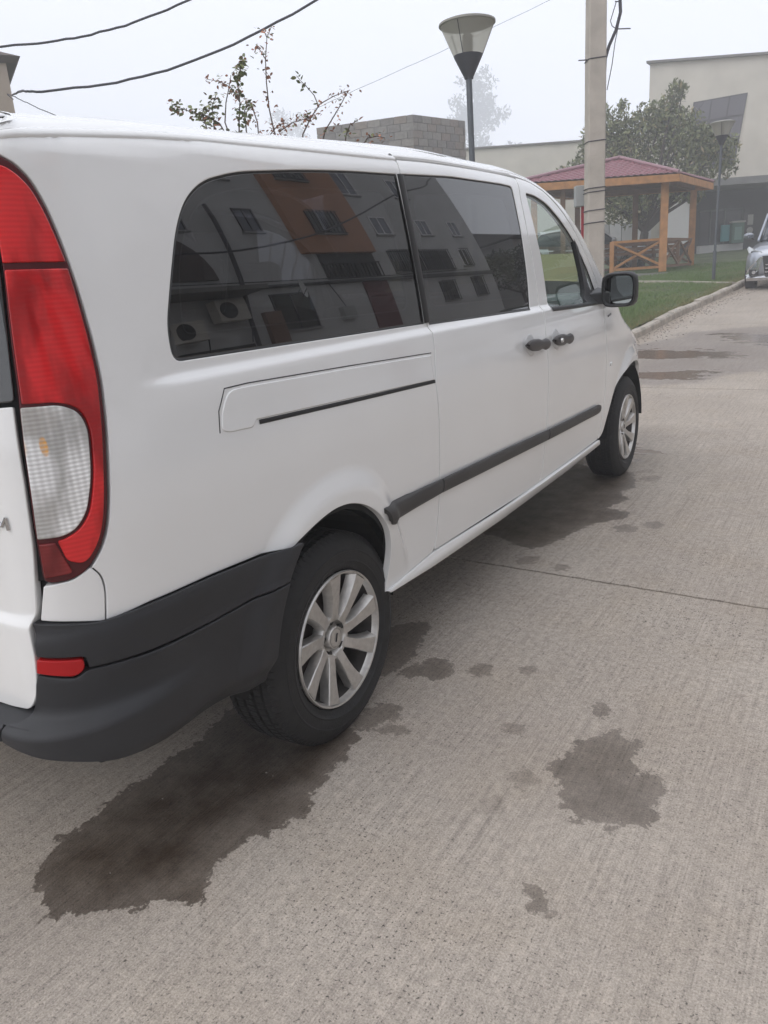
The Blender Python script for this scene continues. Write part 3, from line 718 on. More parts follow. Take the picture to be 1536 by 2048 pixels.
        dk = mat('wheel_dark', (.02, .019, .018), .6)
        MB().lathe(L([(.0292, -.0284), (.0298, -.0282)]), c, 'X', 32).build('cap_ring', dk, w)
        # S-like stroke of the centre cap
        pts = []
        for t in np.linspace(0, 1, 9):
            y = (.010*math.cos(t*math.pi*.5+.4)-.004) if t < .5 else (.010*math.cos(t*math.pi*.5+.4)-.004)
            pts.append((c[0]-sg*.0245, c[1]+.0075-.012*t, c[2]+.012-.022*t+.004*math.sin(t*6.28)))
        MB().tube(pts, .0025, 6).build('cap_mark', dk, w)
        for k in range(5):
            a = phase+.3+k*2*math.pi/5; p = P3(.056, a, -.047)
            MB().lathe(L([(.0001, .012), (.0085, .011), (.010, .0), (.010, -.01)]), p, 'X', 6).build('wheel_bolt', dk, w)
            p = P3(.056, a, -.0345)
            MB().lathe(L([(.0001, 0), (.0125, 0)]), p, 'X', 16).build('bolt_hole', dk, w)
        MB().lathe(L([(.050, -.085), (.150, -.085), (.150, -.095)]), c, 'X', 48).build('brake_disc', brk, w)
        MB().box((c[0]-sg*.09, c[1]-.03, c[2]+.125), (.05, .13, .06)).build('brake_caliper', brk, w)
        MB().lathe(L([(.0, -.18), (.20, -.18)]), c, 'X', 32).build('wheel_back', dk, w)
    for yc, ph in ((0., .10), (3.43, .75)):
        wheel((.012, yc, .334), 1, ph); wheel((-1.912, yc, .334), -1, ph)
        for sg, x0 in ((1, -.035), (-1, -1.865)):
            V = []; n = 20; r_ = .405 if yc < 1 else .43
            for i in range(n):
                a = .02+(math.pi-.04)*i/(n-1)
                for x in (x0, x0-sg*.30): V.append((x, yc+r_*math.cos(a)*(.84 if (yc < 1 and math.cos(a) > 0) else 1.04), .335+r_*math.sin(a)))
            F = [(2*i, 2*i+1, 2*i+3, 2*i+2) for i in range(n-1)] + [tuple(2*i+1 for i in range(n))]
            mesh('wheel_liner', V, F, mat('wheel_liner', (.006, .006, .006), .9), van)
    # floor pan and exhaust side clutter
    MB().box((-.95, 1.7, .36), (1.72, 2.7, .04)).build('floor_pan', dark, van)
    MB().box((-.95, -.62, .50), (1.6, .44, .04)).build('rear_floor', dark, van)
    # cab: dashboard, wheel, seats
    dash = mat('dashboard', (.035, .06, .055), .6, noise=(12, .15))
    seat = mat('seat_cloth', (.03, .032, .04), .9, noise=(40, .2))
    dm = MB()
    dm.prism([(-.12, 2.55, .70), (-.12, 2.56, 1.10), (-.12, 2.62, 1.21), (-.12, 2.80, 1.24), (-.12, 2.98, 1.19), (-.12, 3.05, .70)], (-1.66, 0, 0))
    dm.build('dashboard', dash, van, bevel=.02)
    bin_ = MB(); bin_.prism([(-.60, 2.50, 1.18), (-.60, 2.53, 1.255), (-.60, 2.60, 1.285), (-.60, 2.78, 1.27), (-.60, 2.80, 1.18)], (-.0, 0, 0)).build
    ib = MB().prism([(-1.28, 2.48, 1.17), (-1.28, 2.52, 1.25), (-1.28, 2.58, 1.29), (-1.28, 2.76, 1.27), (-1.28, 2.80, 1.17)], (-.36, 0, 0)); ib.build('instrument_hood', dash, van, bevel=.02)
    c = Vector((-1.46, 2.36, 1.08)); ax = Vector((0, -.85, .5)).normalized(); xx = Vector((1, 0, 0)); yy = ax.cross(xx)
    sw = MB().tube([c+xx*.19*math.cos(t)+yy*.19*math.sin(t) for t in np.linspace(0, 2*math.pi, 29)], .015, 8, False)
    for t in (0.2, math.pi-.2, -math.pi/2): sw.bar(c, c+xx*.185*math.cos(t)+yy*.185*math.sin(t), .04, .02)
    sw.build('steering_wheel', mat('van_black'), van, smooth=True)
    for x in (-.42, -1.46):
        st_ = MB().box((x, 1.75, .78), (.50, .50, .16)); st_.box((x, 1.50, 1.05), (.48, .14, .50), rx=-.16); st_.box((x, 1.44, 1.40), (.26, .10, .16), rx=-.1)
        st_.build('front_seat', seat, van, bevel=.04)
    for y in (.0, .95):
        for x in (-.42, -.95, -1.46):
            st_ = MB().box((x, y+.22, .80), (.46, .46, .14)); st_.box((x, y-.02, 1.05), (.46, .13, .50), rx=-.16); st_.box((x, y-.07, 1.42), (.26, .09, .15), rx=-.1)
            st_.build('rear_seat', seat, van, bevel=.04)
    return van
van = build_van()

# ------------------------------------------------------------------ the ground
rng = np.random.default_rng(7)
def G0(y):
    y = np.minimum(np.asarray(y, float), 40); return .047*(np.sqrt((y-6.5)**2+2.25)+(y-6.5))/2
def G(y): return G0(y)-.004*np.exp(-np.maximum(np.asarray(y, float), 0)**2)
def sdist(P, X):
    P = np.array(P, float); d = pdist(P, X); return np.where(inside(P, X), d, -d)
STAINS = [  # outline, how dark the wet concrete is
 ([(-.39, -.90), (-.42, -.86), (-.44, -.81), (-.485, -.76), (-.45, -.72), (-.465, -.65), (-.47, -.59), (-.475, -.53), (-.46, -.44), (-.47, -.37), (-.45, -.27), (-.47, -.17), (-.50, -.02), (-.48, .22), (-.40, .36), (-.28, .40), (-.20, .30), (-.12, .16), (-.07, .04), (-.02, .02), (.03, -.02), (.02, -.07), (.05, -.13), (.03, -.18), (.05, -.24), (.045, -.31), (.09, -.36), (.085, -.41), (.06, -.42), (.055, -.49), (.0, -.52), (.005, -.56), (-.01, -.62), (.0, -.65), (.01, -.69), (.035, -.73), (.05, -.76), (.035, -.77), (-.02, -.78), (-.06, -.81), (-.09, -.86), (-.14, -.87), (-.18, -.91), (-.22, -.93), (-.26, -.97), (-.285, -.94), (-.33, -.92)], 1.0),
 ([(.60, .10), (.62, .16), (.64, .20), (.64, .26), (.68, .31), (.72, .36), (.75, .375), (.77, .32), (.79, .335), (.82, .33), (.815, .23), (.85, .18), (.89, .20), (.915, .17), (.92, .11), (.915, .06), (.93, .0), (.91, -.04), (.87, -.05), (.84, -.06), (.83, -.12), (.805, -.07), (.76, -.08), (.74, -.13), (.735, -.065), (.70, -.06), (.68, -.01), (.65, .04)], .74),
 ([(.72, -.365), (.735, -.36), (.755, -.385), (.785, -.40), (.775, -.415), (.75, -.40)], .70),
 ([(.64, .46), (.65, .49), (.67, .48), (.67, .43), (.65, .435)], .65),
 ([(-.35, .55), (-.30, .72), (-.27, .77), (-.23, .81), (-.16, .83), (-.13, .73), (-.11, .63), (-.08, .53), (-.09, .42), (-.12, .35), (-.16, .34), (-.22, .32), (-.32, .38)], .8),
 ([(-.06, .41), (-.05, .47), (-.01, .49), (-.02, .54), (.03, .55), (.09, .51), (.09, .45), (.06, .42), (.01, .44), (-.03, .39)], .75),
 ([(-.04, .05), (-.04, .14), (-.01, .19), (.04, .19), (.06, .15), (.03, .10), (.01, .04)], .7),
 ([(.06, .06), (.10, .09), (.135, .09), (.11, .055)], .55),
 ([(-.60, 2.0), (-.43, 2.09), (-.46, 2.31), (-.60, 2.55), (-.70, 2.9), (-.72, 3.4), (-.60, 3.62), (-.2, 3.60), (.0, 3.48), (.06, 3.35), (.12, 3.11), (.05, 2.97), (.15, 2.83), (.07, 2.62), (.22, 2.58), (.22, 2.45), (.11, 2.35), (.03, 2.14), (.0, 1.99), (-.05, 1.85), (-.12, 1.80), (-.23, 1.87), (-.31, 1.92)], .9),
 ([(.34, 2.40), (.39, 2.44), (.43, 2.41), (.41, 2.34), (.36, 2.35)], .6),
 ([(.21, 2.29), (.26, 2.35), (.33, 2.28), (.25, 2.22)], .6),
 ([(.10, 3.35), (.17, 3.42), (.22, 3.36), (.15, 3.28)], .4), ([(.02, 3.5), (.10, 3.58), (.13, 3.50)], .35),
 ([(.17, .57), (.20, .58), (.22, .53), (.19, .51), (.16, .53)], .6), ([(.33, .62), (.36, .63), (.365, .60), (.34, .59)], .5),
 ([(.42, .24), (.45, .26), (.46, .23), (.43, .22)], .5), ([(.53, .02), (.56, .05), (.585, .02), (.56, -.02)], .38), ([(.50, -.12), (.54, -.10), (.545, -.14), (.51, -.16)], .25),
 ([(.115, 1.62), (.15, 1.65), (.16, 1.60), (.12, 1.58)], .6), ([(-.10, 1.66), (-.03, 1.70), (-.01, 1.64), (-.07, 1.60)], .55),
]
DAMP = [([(-2.2, 7.05), (-.8, 7.25), (-.35, 7.5), (-.1, 7.8), (.25, 8.05), (.75, 8.6), (1.5, 9.3), (3.2, 9.8), (3.2, 12.3), (1.2, 12.4), (-.3, 12.0), (-1.1, 11.4), (-1.35, 10.6), (-1.7, 10.1), (-2.2, 9.9)], 1.)]
PUDDLE = [[(-2.3, 8.85), (-1.1, 8.95), (-.6, 9.02), (-.1, 9.06), (.15, 9.2), (-.1, 9.5), (-.35, 9.66), (-.9, 9.80), (-1.5, 9.9), (-2.3, 9.9)],
          [(-1.5, 7.6), (-1.0, 7.42), (-.6, 7.42), (-.2, 7.65), (.05, 7.95), (-.2, 8.15), (-.5, 8.3), (-1.0, 8.1), (-1.6, 8.0)],
          [(.2, 9.9), (1.2, 9.6), (3.1, 10.1), (3.1, 11.9), (1.0, 11.7), (.0, 11.3), (-.8, 11.5), (-.5, 10.6)],
          [(-.55, 4.3), (-.2, 4.42), (.0, 4.15), (.03, 3.85), (-.05, 3.68), (-.3, 3.62), (-.5, 3.8)]]
def concrete():
    m = bpy.data.materials.new('broomed_concrete'); m.use_nodes = True; nt = m.node_tree; L = nt.links; N = nt.nodes
    b = N['Principled BSDF']; geo = N.new('ShaderNodeNewGeometry')
    def noise(scale, detail=5, vec=(1, 1, 1), rough=.55, w=0):
        mp = N.new('ShaderNodeMapping'); mp.inputs['Scale'].default_value = vec; mp.inputs['Location'].default_value = (w, w*.7, 0)
        L.new(geo.outputs['Position'], mp.inputs[0]); n = N.new('ShaderNodeTexNoise'); n.inputs['Scale'].default_value = scale
        n.inputs['Detail'].default_value = detail; n.inputs['Roughness'].default_value = rough; L.new(mp.outputs[0], n.inputs[0]); return n.outputs[0]
    def mr(x, a, b_, c, d, smooth=False):
        r = N.new('ShaderNodeMapRange'); r.inputs[1].default_value = a; r.inputs[2].default_value = b_; r.inputs[3].default_value = c; r.inputs[4].default_value = d
        if smooth: r.interpolation_type = 'SMOOTHSTEP'
        L.new(x, r.inputs[0]); return r.outputs[0]
    def op(o, x, y):
        q = N.new('ShaderNodeMath'); q.operation = o
        for i, v in enumerate((x, y)):
            if isinstance(v, (int, float)): q.inputs[i].default_value = v
            else: L.new(v, q.inputs[i])
        return q.outputs[0]
    def attr(n): a = N.new('ShaderNodeAttribute'); a.attribute_name = n; return a.outputs['Fac']
    def mix(f, x, y):
        q = N.new('ShaderNodeMix'); q.data_type = 'RGBA'
        if isinstance(f, (int, float)): q.inputs[0].default_value = f
        else: L.new(f, q.inputs[0])
        for i, v in ((6, x), (7, y)):
            if isinstance(v, tuple): q.inputs[i].default_value = (*v, 1)
            else: L.new(v, q.inputs[i])
        return q.outputs[2]
    blot = noise(.9, 5); blot2 = noise(3.2, 5, w=4)
    broom = noise(1.0, 3, (170, 2.2, 1), .6); broom2 = noise(1.0, 2, (60, .9, 1), .5, 3)
    fine = noise(210, 4, rough=.7); mid = noise(38, 6, rough=.7)
    base = mix(mr(blot, .3, .7, 0, 1), (.365, .316, .272), (.46, .408, .353))
    base = mix(mr(blot2, .45, .75, 0, .55), base, (.40, .34, .275))
    tone = op('ADD', mr(mid, .3, .7, -.19, .19), op('ADD', mr(broom, .3, .7, -.17, .12), mr(fine, .3, .7, -.34, .34)))
    # broom marks fade where the surface is worn to aggregate
    worn = mr(noise(1.1, 4, w=9), .40, .62, 0, 1)
    tone = op('ADD', tone, op('MULTIPLY', mr(broom2, .56, .68, 0, -.13), op('SUBTRACT', 1, worn)))
    pits = mr(noise(120, 2, w=2), .60, .67, 0, -.50); pits = op('MULTIPLY', pits, op('ADD', worn, .30))
    tone = op('ADD', op('ADD', tone, pits), 1.0)
    v = N.new('ShaderNodeTexVoronoi'); v.inputs['Scale'].default_value = 15; L.new(geo.outputs['Position'], v.inputs['Vector'])
    spk = mr(v.outputs['Distance'], .035, .06, 1, 0)
    vm = N.new('ShaderNodeVectorMath'); vm.operation = 'SCALE'; L.new(base, vm.inputs[0]); L.new(tone, vm.inputs['Scale'])
    col = mix(op('MULTIPLY', spk, mr(noise(7, 2, w=6), .56, .60, 0, .75)), vm.outputs[0], (.07, .055, .045))
    # wet stains: ragged outline
    rag = op('ADD', mr(noise(34, 5, w=1), 0, 1, -.045, .045), mr(noise(110, 3, w=5), 0, 1, -.014, .014))
    rag = op('ADD', rag, mr(broom, 0, 1, -.008, .008))
    near = attr('wet'); d = op('ADD', near, rag)
    wet = mr(d, -.0025, .0035, 0, 1, True)
    k = op('MULTIPLY', wet, attr('wetk'))
    rim = op('MULTIPLY', mr(d, .0, .16, .78, 1.0), mr(noise(9, 6, w=15), .3, .7, .80, 1.06))
    wc = N.new('ShaderNodeVectorMath'); wc.operation = 'MULTIPLY'; L.new(col, wc.inputs[0]); wc.inputs[1].default_value = (.150, .120, .098)
    col2 = mix(op('MULTIPLY', k, rim), col, wc.outputs[0])
    # damp area and puddles
    rg = op('ADD', mr(noise(1.6, 6, w=2), 0, 1, -.55, .55), mr(noise(9, 4, w=2), 0, 1, -.12, .12))
    damp = mr(op('ADD', attr('damp'), rg), -.30, .08, 0, .85, True)
    pud = mr(op('ADD', attr('pud'), mr(noise(3.4, 7, (.6, 1.6, 1), .65, w=8), 0, 1, -.62, .62)), -.03, .12, 0, .92, True)
    dc = N.new('ShaderNodeVectorMath'); dc.operation = 'MULTIPLY'; L.new(col2, dc.inputs[0]); dc.inputs[1].default_value = (.60, .585, .60)
    col3 = mix(damp, col2, dc.outputs[0])
    pc = N.new('ShaderNodeVectorMath'); pc.operation = 'MULTIPLY'; L.new(col3, pc.inputs[0]); pc.inputs[1].default_value = (.66, .60, .56)
    col4 = mix(pud, col3, pc.outputs[0])
    # light silt around kerb and puddles
    silt = mr(op('ADD', attr('silt'), mr(noise(3, 5, w=12), 0, 1, -.25, .25)), -.05, .12, 0, .8, True)
    col4 = mix(silt, col4, (.36, .30, .245))
    L.new(col4, b.inputs['Base Color'])
    ro = op('SUBTRACT', mr(fine, .3, .7, .78, .92), op('MULTIPLY', k, .50)); ro = op('SUBTRACT', ro, op('MULTIPLY', damp, .30))
    q = N.new('ShaderNodeMix'); q.data_type = 'FLOAT'; L.new(pud, q.inputs[0]); L.new(ro, q.inputs[2]); q.inputs[3].default_value = .10
    L.new(q.outputs[0], b.inputs['Roughness'])
    b.inputs['Specular IOR Level'].default_value = .35
    hgt = op('ADD', op('MULTIPLY', broom, .5), op('ADD', op('MULTIPLY', fine, .5), op('MULTIPLY', mid, .5)))
    bp = N.new('ShaderNodeBump'); bp.inputs['Distance'].default_value = .006
    L.new(op('MULTIPLY', op('SUBTRACT', 1, pud), .55), bp.inputs['Strength']); L.new(hgt, bp.inputs['Height']); L.new(bp.outputs[0], b.inputs['Normal'])
    return m
CONC = concrete()
def joint_y(k, x): return 1.555+5.45*k-.058*(x+.5)
def slab(road, k, xa, xb, fine):
    """one poured bay; the joint to the next is a real 9 mm gap with chipped edges"""
    if fine:
        xs = np.unique(np.round(np.concatenate([np.arange(xa, -1.25, .10), np.arange(-1.25, 1.45, .022), np.arange(1.45, xb, .15), [xb]]), 4))
        n = {0: 250, 1: 170, 2: 60, 3: 30}.get(k, 24)
    else:
        xs = np.linspace(xa, xb, 9); n = 12
    ts = np.linspace(0, 1, n)
    rj = lambda x, s: .0035*np.sin(x*31+s*5)+.003*np.sin(x*83+s*2.1)+.002*np.sin(x*190+s)
    y0 = joint_y(k-1, xs)+.0075+.7*np.maximum(rj(xs, k-1), -.002)
    y1 = joint_y(k, xs)-.0075-.7*np.maximum(rj(xs+.3, k), -.002)
    X = np.repeat(xs[:, None], n, 1); Y = y0[:, None]*(1-ts)+y1[:, None]*ts; Z = G(Y)
    V = np.stack([X, Y, Z], -1).reshape(-1, 3); m = len(xs)
    F = [(i*n+j, (i+1)*n+j, (i+1)*n+j+1, i*n+j+1) for i in range(m-1) for j in range(n-1)]
    # skirts at both joints
    base = len(V)
    lo = [(x, y, float(G(y))-.03) for x, y in zip(xs, y0)]+[(x, y, float(G(y))-.03) for x, y in zip(xs, y1)]
    V2 = np.concatenate([V, lo])
    F += [(base+i, base+i+1, (i+1)*n, i*n) for i in range(m-1)] + [(i*n+n-1, (i+1)*n+n-1, base+m+i+1, base+m+i) for i in range(m-1)]
    o = mesh('concrete_slab', V2, F, CONC, road)
    P2 = V2[:, :2]
    wet = np.full(len(V2), -1.); wk = np.zeros(len(V2)); damp = np.full(len(V2), -3.); pud = np.full(len(V2), -3.); silt = np.full(len(V2), -3.)
    if fine:
        for pl, kk in STAINS:
            pa = np.array(pl); sel = (P2[:, 0] > pa[:, 0].min()-.15) & (P2[:, 0] < pa[:, 0].max()+.15) & (P2[:, 1] > pa[:, 1].min()-.15) & (P2[:, 1] < pa[:, 1].max()+.15)
            if sel.any():
                d = np.full(len(V2), -1.); d[sel] = sdist(pl, P2[sel])+(.016 if np.ptp(pa[:, 0]) < .16 else 0); up = d > wet; wet[up] = d[up]; wk[up] = kk
        if 1 < k < 5:
            for pl, _ in DAMP: damp = np.maximum(damp, sdist(pl, P2))
        for pl in PUDDLE:
            pa = np.array(pl)
            if pa[:, 1].max() > V2[:, 1].min()-.5 and pa[:, 1].min() < V2[:, 1].max()+.5: pud = np.maximum(pud, sdist(pl, P2))
        silt = np.where(P2[:, 1] > 8.5, .30-(P2[:, 0]-np.interp(P2[:, 1], KY, KX)), -3)
    for nm, a in (('wet', wet), ('wetk', wk), ('damp', damp), ('pud', pud), ('silt', silt)):
        at = o.data.attributes.new(nm, 'FLOAT', 'POINT'); at.data.foreach_set('value', a.astype(np.float32))
    return o
KX = [-2.45, -2.42, -2.05, -1.86, -1.80, -1.76, -1.70, -1.62, -1.50, -1.38, -1.20, -.9, -.2]
KY = [-8.0, 8.6, 9.7, 10.3, 10.7, 12.0, 13.6, 15.0, 16.5, 18.8, 22.0, 28.0, 40.0]
sb = np.array([(x, y) for y in np.linspace(-30, 90, 61) for x in (-160, -40, -10, -2.4, 4.2, 11.8, 40, 160)])
V = [(x, y, float(G(y))-.035) for x, y in sb]
tag(mesh('ground', V, [(i*8+j, i*8+j+1, (i+1)*8+j+1, (i+1)*8+j) for i in range(60) for j in range(7)], mat('bare_earth', (.075, .062, .05), .95, noise=(.8, .35), bump=(25, .6)), smooth=True), kind='structure')
road = thing('road', (0, 0, 0), None, None); road['kind'] = 'structure'
for k in range(-1, 8): slab(road, k, -2.44, 4.2, True if k >= 0 else False); slab(road, k, 4.209, 11.8, False)
mb = MB(); 
for a, b in zip(np.linspace(-8, 40, 25)[:-1], np.linspace(-8, 40, 25)[1:]):
    mb.add([(11.8, a, float(G(a))), (11.8, b, float(G(b))), (12.4, b, float(G(b))+.14), (12.4, a, float(G(a))+.14), (11.81, a, float(G(a))+.14), (11.81, b, float(G(b))+.14)], [(4, 5, 2, 3), (0, 1, 5, 4)])
tag(mb.build('pavement', mat('pavement_grey', (.25, .24, .23), .9, noise=(4, .2))), kind='structure')

# grass bank behind the kerb
def kx(y): return np.interp(y, KY, KX)
V = []; xs_ = [0, .12, .35, .8, 1.5, 2.5, 4, 6, 9, 14, 22, 34]; ys_ = np.linspace(-6, 40, 70)
def GZ(x, y):
    d = kx(y)-np.asarray(x, float); return G(y)+.105+.07*sst(0, 2.5, d)
for y in ys_:
    for d in xs_:
        x = float(kx(y))-.16-d; V.append((x, y, float(GZ(x, y))+(.012*math.sin(x*3+y*2.3)+.008*math.sin(x*7-y*5))))
n_ = len(xs_)
lawn_m = mat('lawn_soil', (.075, .095, .040), .95, noise=(1.4, .45), bump=(40, .8))
tag(mesh('lawn', V, [(i*n_+j, (i+1)*n_+j, (i+1)*n_+j+1, i*n_+j+1) for i in range(len(ys_)-1) for j in range(n_-1)], lawn_m, smooth=True), kind='structure')
def grass():
    n = 95000
    y = 10.2+rng.random(n)**1.25*17; d = .17+rng.random(n)**1.5*9
    x = kx(y)-d; z = GZ(x, y)
    patch = np.sin(x*1.7+y*.9)+np.sin(x*4.1-y*2.2)*.6+rng.normal(0, .5, n)
    h = (.035+.035*rng.random(n))*(1+.35*np.clip(patch, -1, 1.5)); h[d < .5] *= .75
    a = rng.random(n)*6.283; w = .006+.006*rng.random(n)
    lx = rng.normal(0, .022, n); ly = rng.normal(0, .022, n)
    P = np.zeros((n, 3, 3)); P[:, 0] = np.stack([x-np.cos(a)*w, y-np.sin(a)*w, z-.01], 1); P[:, 1] = np.stack([x+np.cos(a)*w, y+np.sin(a)*w, z-.01], 1); P[:, 2] = np.stack([x+lx, y+ly, z+h], 1)
    me = bpy.data.meshes.new('grass'); me.vertices.add(3*n); me.vertices.foreach_set('co', P.reshape(-1).astype(np.float32))
    me.loops.add(3*n); me.loops.foreach_set('vertex_index', np.arange(3*n, dtype=np.int32)); me.polygons.add(n)
    me.polygons.foreach_set('loop_start', np.arange(0, 3*n, 3, dtype=np.int32)); me.update(); me.validate()
    dry = np.clip(.75-d*1.1+rng.normal(0, .22, n), 0, 1)+.25*(patch < -1)
    at = me.attributes.new('dry', 'FLOAT', 'POINT'); at.data.foreach_set('value', np.repeat(dry, 3).astype(np.float32))
    m = mat('grass_blades', (.075, .135, .035), .7, spec=.2); nt = m.node_tree; b = nt.nodes['Principled BSDF']
    A = nt.nodes.new('ShaderNodeAttribute'); A.attribute_name = 'dry'; mx = nt.nodes.new('ShaderNodeMix'); mx.data_type = 'RGBA'
    mx.inputs[6].default_value = (.15, .225, .075, 1); mx.inputs[7].default_value = (.29, .23, .12, 1)
    nt.links.new(A.outputs['Fac'], mx.inputs[0]); nt.links.new(mx.outputs[2], b.inputs['Base Color'])
    me.materials.append(m); tag(link('grass', me), 'short green lawn grass with dry patches beside the kerb', 'grass', kind='stuff')
grass()
# kerb stones
kerb = thing('kerb', (0, 0, 0), None, None); kerb['kind'] = 'structure'
kst = mat('kerb_stone', (.43, .385, .33), .9, noise=(7, .28), bump=(60, .6))
pth = [(-2.44, -6.)]; 
ylist = list(np.arange(-6, 8.5, 1.0))+[9.2, 9.75]+list(np.arange(10.5, 36, .98))
for i, (a, b) in enumerate(zip(ylist[:-1], ylist[1:])):
    xa, xb = float(kx(a)), float(kx(b)); g = .012; r = random.Random(i)
    w = .155; hh = .115+r.uniform(-.012, .015); j = [r.uniform(-.012, .012) for _ in range(6)]
    A = (a+g*(1+r.random())); B = b-g
    za, zb = float(G(A)), float(G(B))
    nx_ = 4
    V = []; F = []
    for q in range(nx_):
        t = q/(nx_-1); y = A+(B-A)*t; x = xa+(xb-xa)*t+j[0]*(1-t)+j[1]*t+r.uniform(-.006, .006); z = za+(zb-za)*t; e = r.uniform(-.007, .007)
        V += [(x, y, z-.03), (x-.005+e, y, z+hh-.03), (x-.03+e, y, z+hh+e), (x-w+.02, y, z+hh+j[2]*(1-t)), (x-w, y, z+hh-.05), (x-w, y, z-.03)]
    F = [(q*6+c, q*6+c+1, (q+1)*6+c+1, (q+1)*6+c) for q in range(nx_-1) for c in range(5)] + [tuple(range(6)), tuple(range((nx_-1)*6, nx_*6))[::-1]]
    mesh('kerb_stone', V, F, kst, kerb)
# low stone edging across the lawn
mb = MB()
for (x0, y0), (x1, y1) in (((-9.5, 23.4), (-4.16, 20.53)), ((-4.12, 20.50), (-3.0, 19.92)), ((-2.97, 19.9), (-2.0, 19.42)), ((-1.97, 19.4), (-1.5, 19.15))):
    mb.bar((x0, y0, float(GZ(x0, y0))+.02), (x1, y1, float(GZ(x1, y1))+.02), .10, .07)
tag(mb.build('lawn_edging', kst, bevel=.01), 'pale low stone edging crossing the lawn in front of the gazebo', 'edging')
# loose bits on the road
def pebbles():
    n = 1500; x = rng.uniform(-1.2, 1.6, n); y = -1.6+rng.random(n)**1.3*9
    near = rng.random(n) < .45
    y2 = rng.uniform(9.3, 21, n); x2 = kx(y2)+.03+np.abs(rng.normal(0, .22, n)); x = np.where(near, x2, x); y = np.where(near, y2, y)
    s = np.where(near, .006+.012*rng.random(n), .0014+.0022*rng.random(n)**2); z = G(y)
    V = []; F = []
    for i in range(n):
        b = len(V); k = [rng.uniform(.6, 1.2) for _ in range(6)]
        c = (x[i], y[i], z[i]+s[i]*.3)
        V += [(c[0]+s[i]*k[0], c[1], c[2]), (c[0], c[1]+s[i]*k[1], c[2]), (c[0]-s[i]*k[2], c[1], c[2]), (c[0], c[1]-s[i]*k[3], c[2]), (c[0], c[1], c[2]+s[i]*.7), (c[0], c[1], c[2]-s[i]*.6)]
        F += [(b, b+1, b+4), (b+1, b+2, b+4), (b+2, b+3, b+4), (b+3, b, b+4), (b+1, b, b+5), (b+2, b+1, b+5), (b+3, b+2, b+5), (b, b+3, b+5)]
    tag(mesh('gravel', V, F, mat('grit', (.30, .27, .24), .9, noise=(70, .8))), 'scattered grit and crumbs lying on the concrete road', 'grit', kind='stuff')
pebbles()

# ------------------------------------------------------------------ haze
# (one closed box of thin even fog round everything)
def haze():
    m = bpy.data.materials.new('fog'); m.use_nodes = True; nt = m.node_tree; nt.nodes.clear()
    o = nt.nodes.new('ShaderNodeOutputMaterial'); v = nt.nodes.new('ShaderNodeVolumePrincipled')
    v.inputs['Color'].default_value = (.93, .95, .985, 1); v.inputs['Density'].default_value = HAZE; v.inputs['Anisotropy'].default_value = .25
    nt.links.new(v.outputs[0], o.inputs['Volume'])
    h = MB().box((-80, 107, 25), (360, 310, 56)).build('haze', m); tag(h, kind='stuff')
HAZE = .0070
haze()

# ------------------------------------------------------------------ buildings
def wallmat(n, c, s=1.2, a=.07): return mat(n, c, .9, noise=(s, a), bump=(30, .25))
class Frame:
    """a facade: origin, direction along it; p(e, z, d) gives world points, d metres out of the wall"""
    def __init__(s, o, ex): s.o = Vector((o[0], o[1], 0)); s.ex = Vector((ex[0], ex[1], 0)).normalized(); s.n = Vector((s.ex.y, -s.ex.x, 0))
    def p(s, e, z, d=0.): q = s.o+s.ex*e+s.n*d; return (q.x, q.y, z)
    def box(s, mb, e0, e1, z0, z1, d0, d1):
        P = [s.p(e, z, d) for d in (d0, d1) for z in (z0, z1) for e in (e0, e1)]
        return mb.add(P, [(0, 1, 3, 2), (4, 6, 7, 5), (0, 2, 6, 4), (1, 5, 7, 3), (0, 4, 5, 1), (2, 3, 7, 6)])
    def one(s, name, m, parent, *a, **k): mb = MB(); s.box(mb, *a); return mb.build(name, m, parent, **k)
def window(fr, parent, e0, e1, z0, z1, glassm, framem, nv=1, nh=0, bars=0, sill=True, d=0.):
    w = fr.one('window', framem, parent, e0, e1, z0, z0+.06, d, d+.05)
    me = MB()
    fr.box(me, e0, e1, z1-.06, z1, d, d+.05); fr.box(me, e0, e0+.06, z0, z1, d+.002, d+.052); fr.box(me, e1-.06, e1, z0, z1, d+.002, d+.052)
    for i in range(nv): c = e0+(e1-e0)*(i+1)/(nv+1); fr.box(me, c-.025, c+.025, z0+.05, z1-.05, d+.003, d+.047)
    for i in range(nh): c = z0+(z1-z0)*(i+1)/(nh+1); fr.box(me, e0+.05, e1-.05, c-.025, c+.025, d+.004, d+.045)
    me.build('frame', framem, w)
    fr.one('pane', glassm, w, e0+.03, e1-.03, z0+.03, z1-.03, d+.004, d+.012)
    if bars:
        b = MB()
        for i in range(bars): c = e0+(e1-e0)*(i+.5)/bars; fr.box(b, c-.012, c+.012, z0-.03, z1+.03, d+.14, d+.165)
        for z in (z0, (z0+z1)/2, z1): fr.box(b, e0-.05, e1+.05, z-.012, z+.012, d+.135, d+.16)
        b.build('window_bars', mat('iron_bars', (.02, .02, .022), .6), w)
    if sill: fr.one('sill', mat('sill_grey', (.3, .3, .3), .8), w, e0-.06, e1+.06, z0-.07, z0-.003, d-.02, d+.10)
    return w
dkglass = mat('dark_window_glass', (.015, .017, .02), .08, spec=.8)
cream = wallmat('cream_render', (.64, .605, .53)); cream2 = wallmat('cream_render_shaded', (.52, .50, .44))
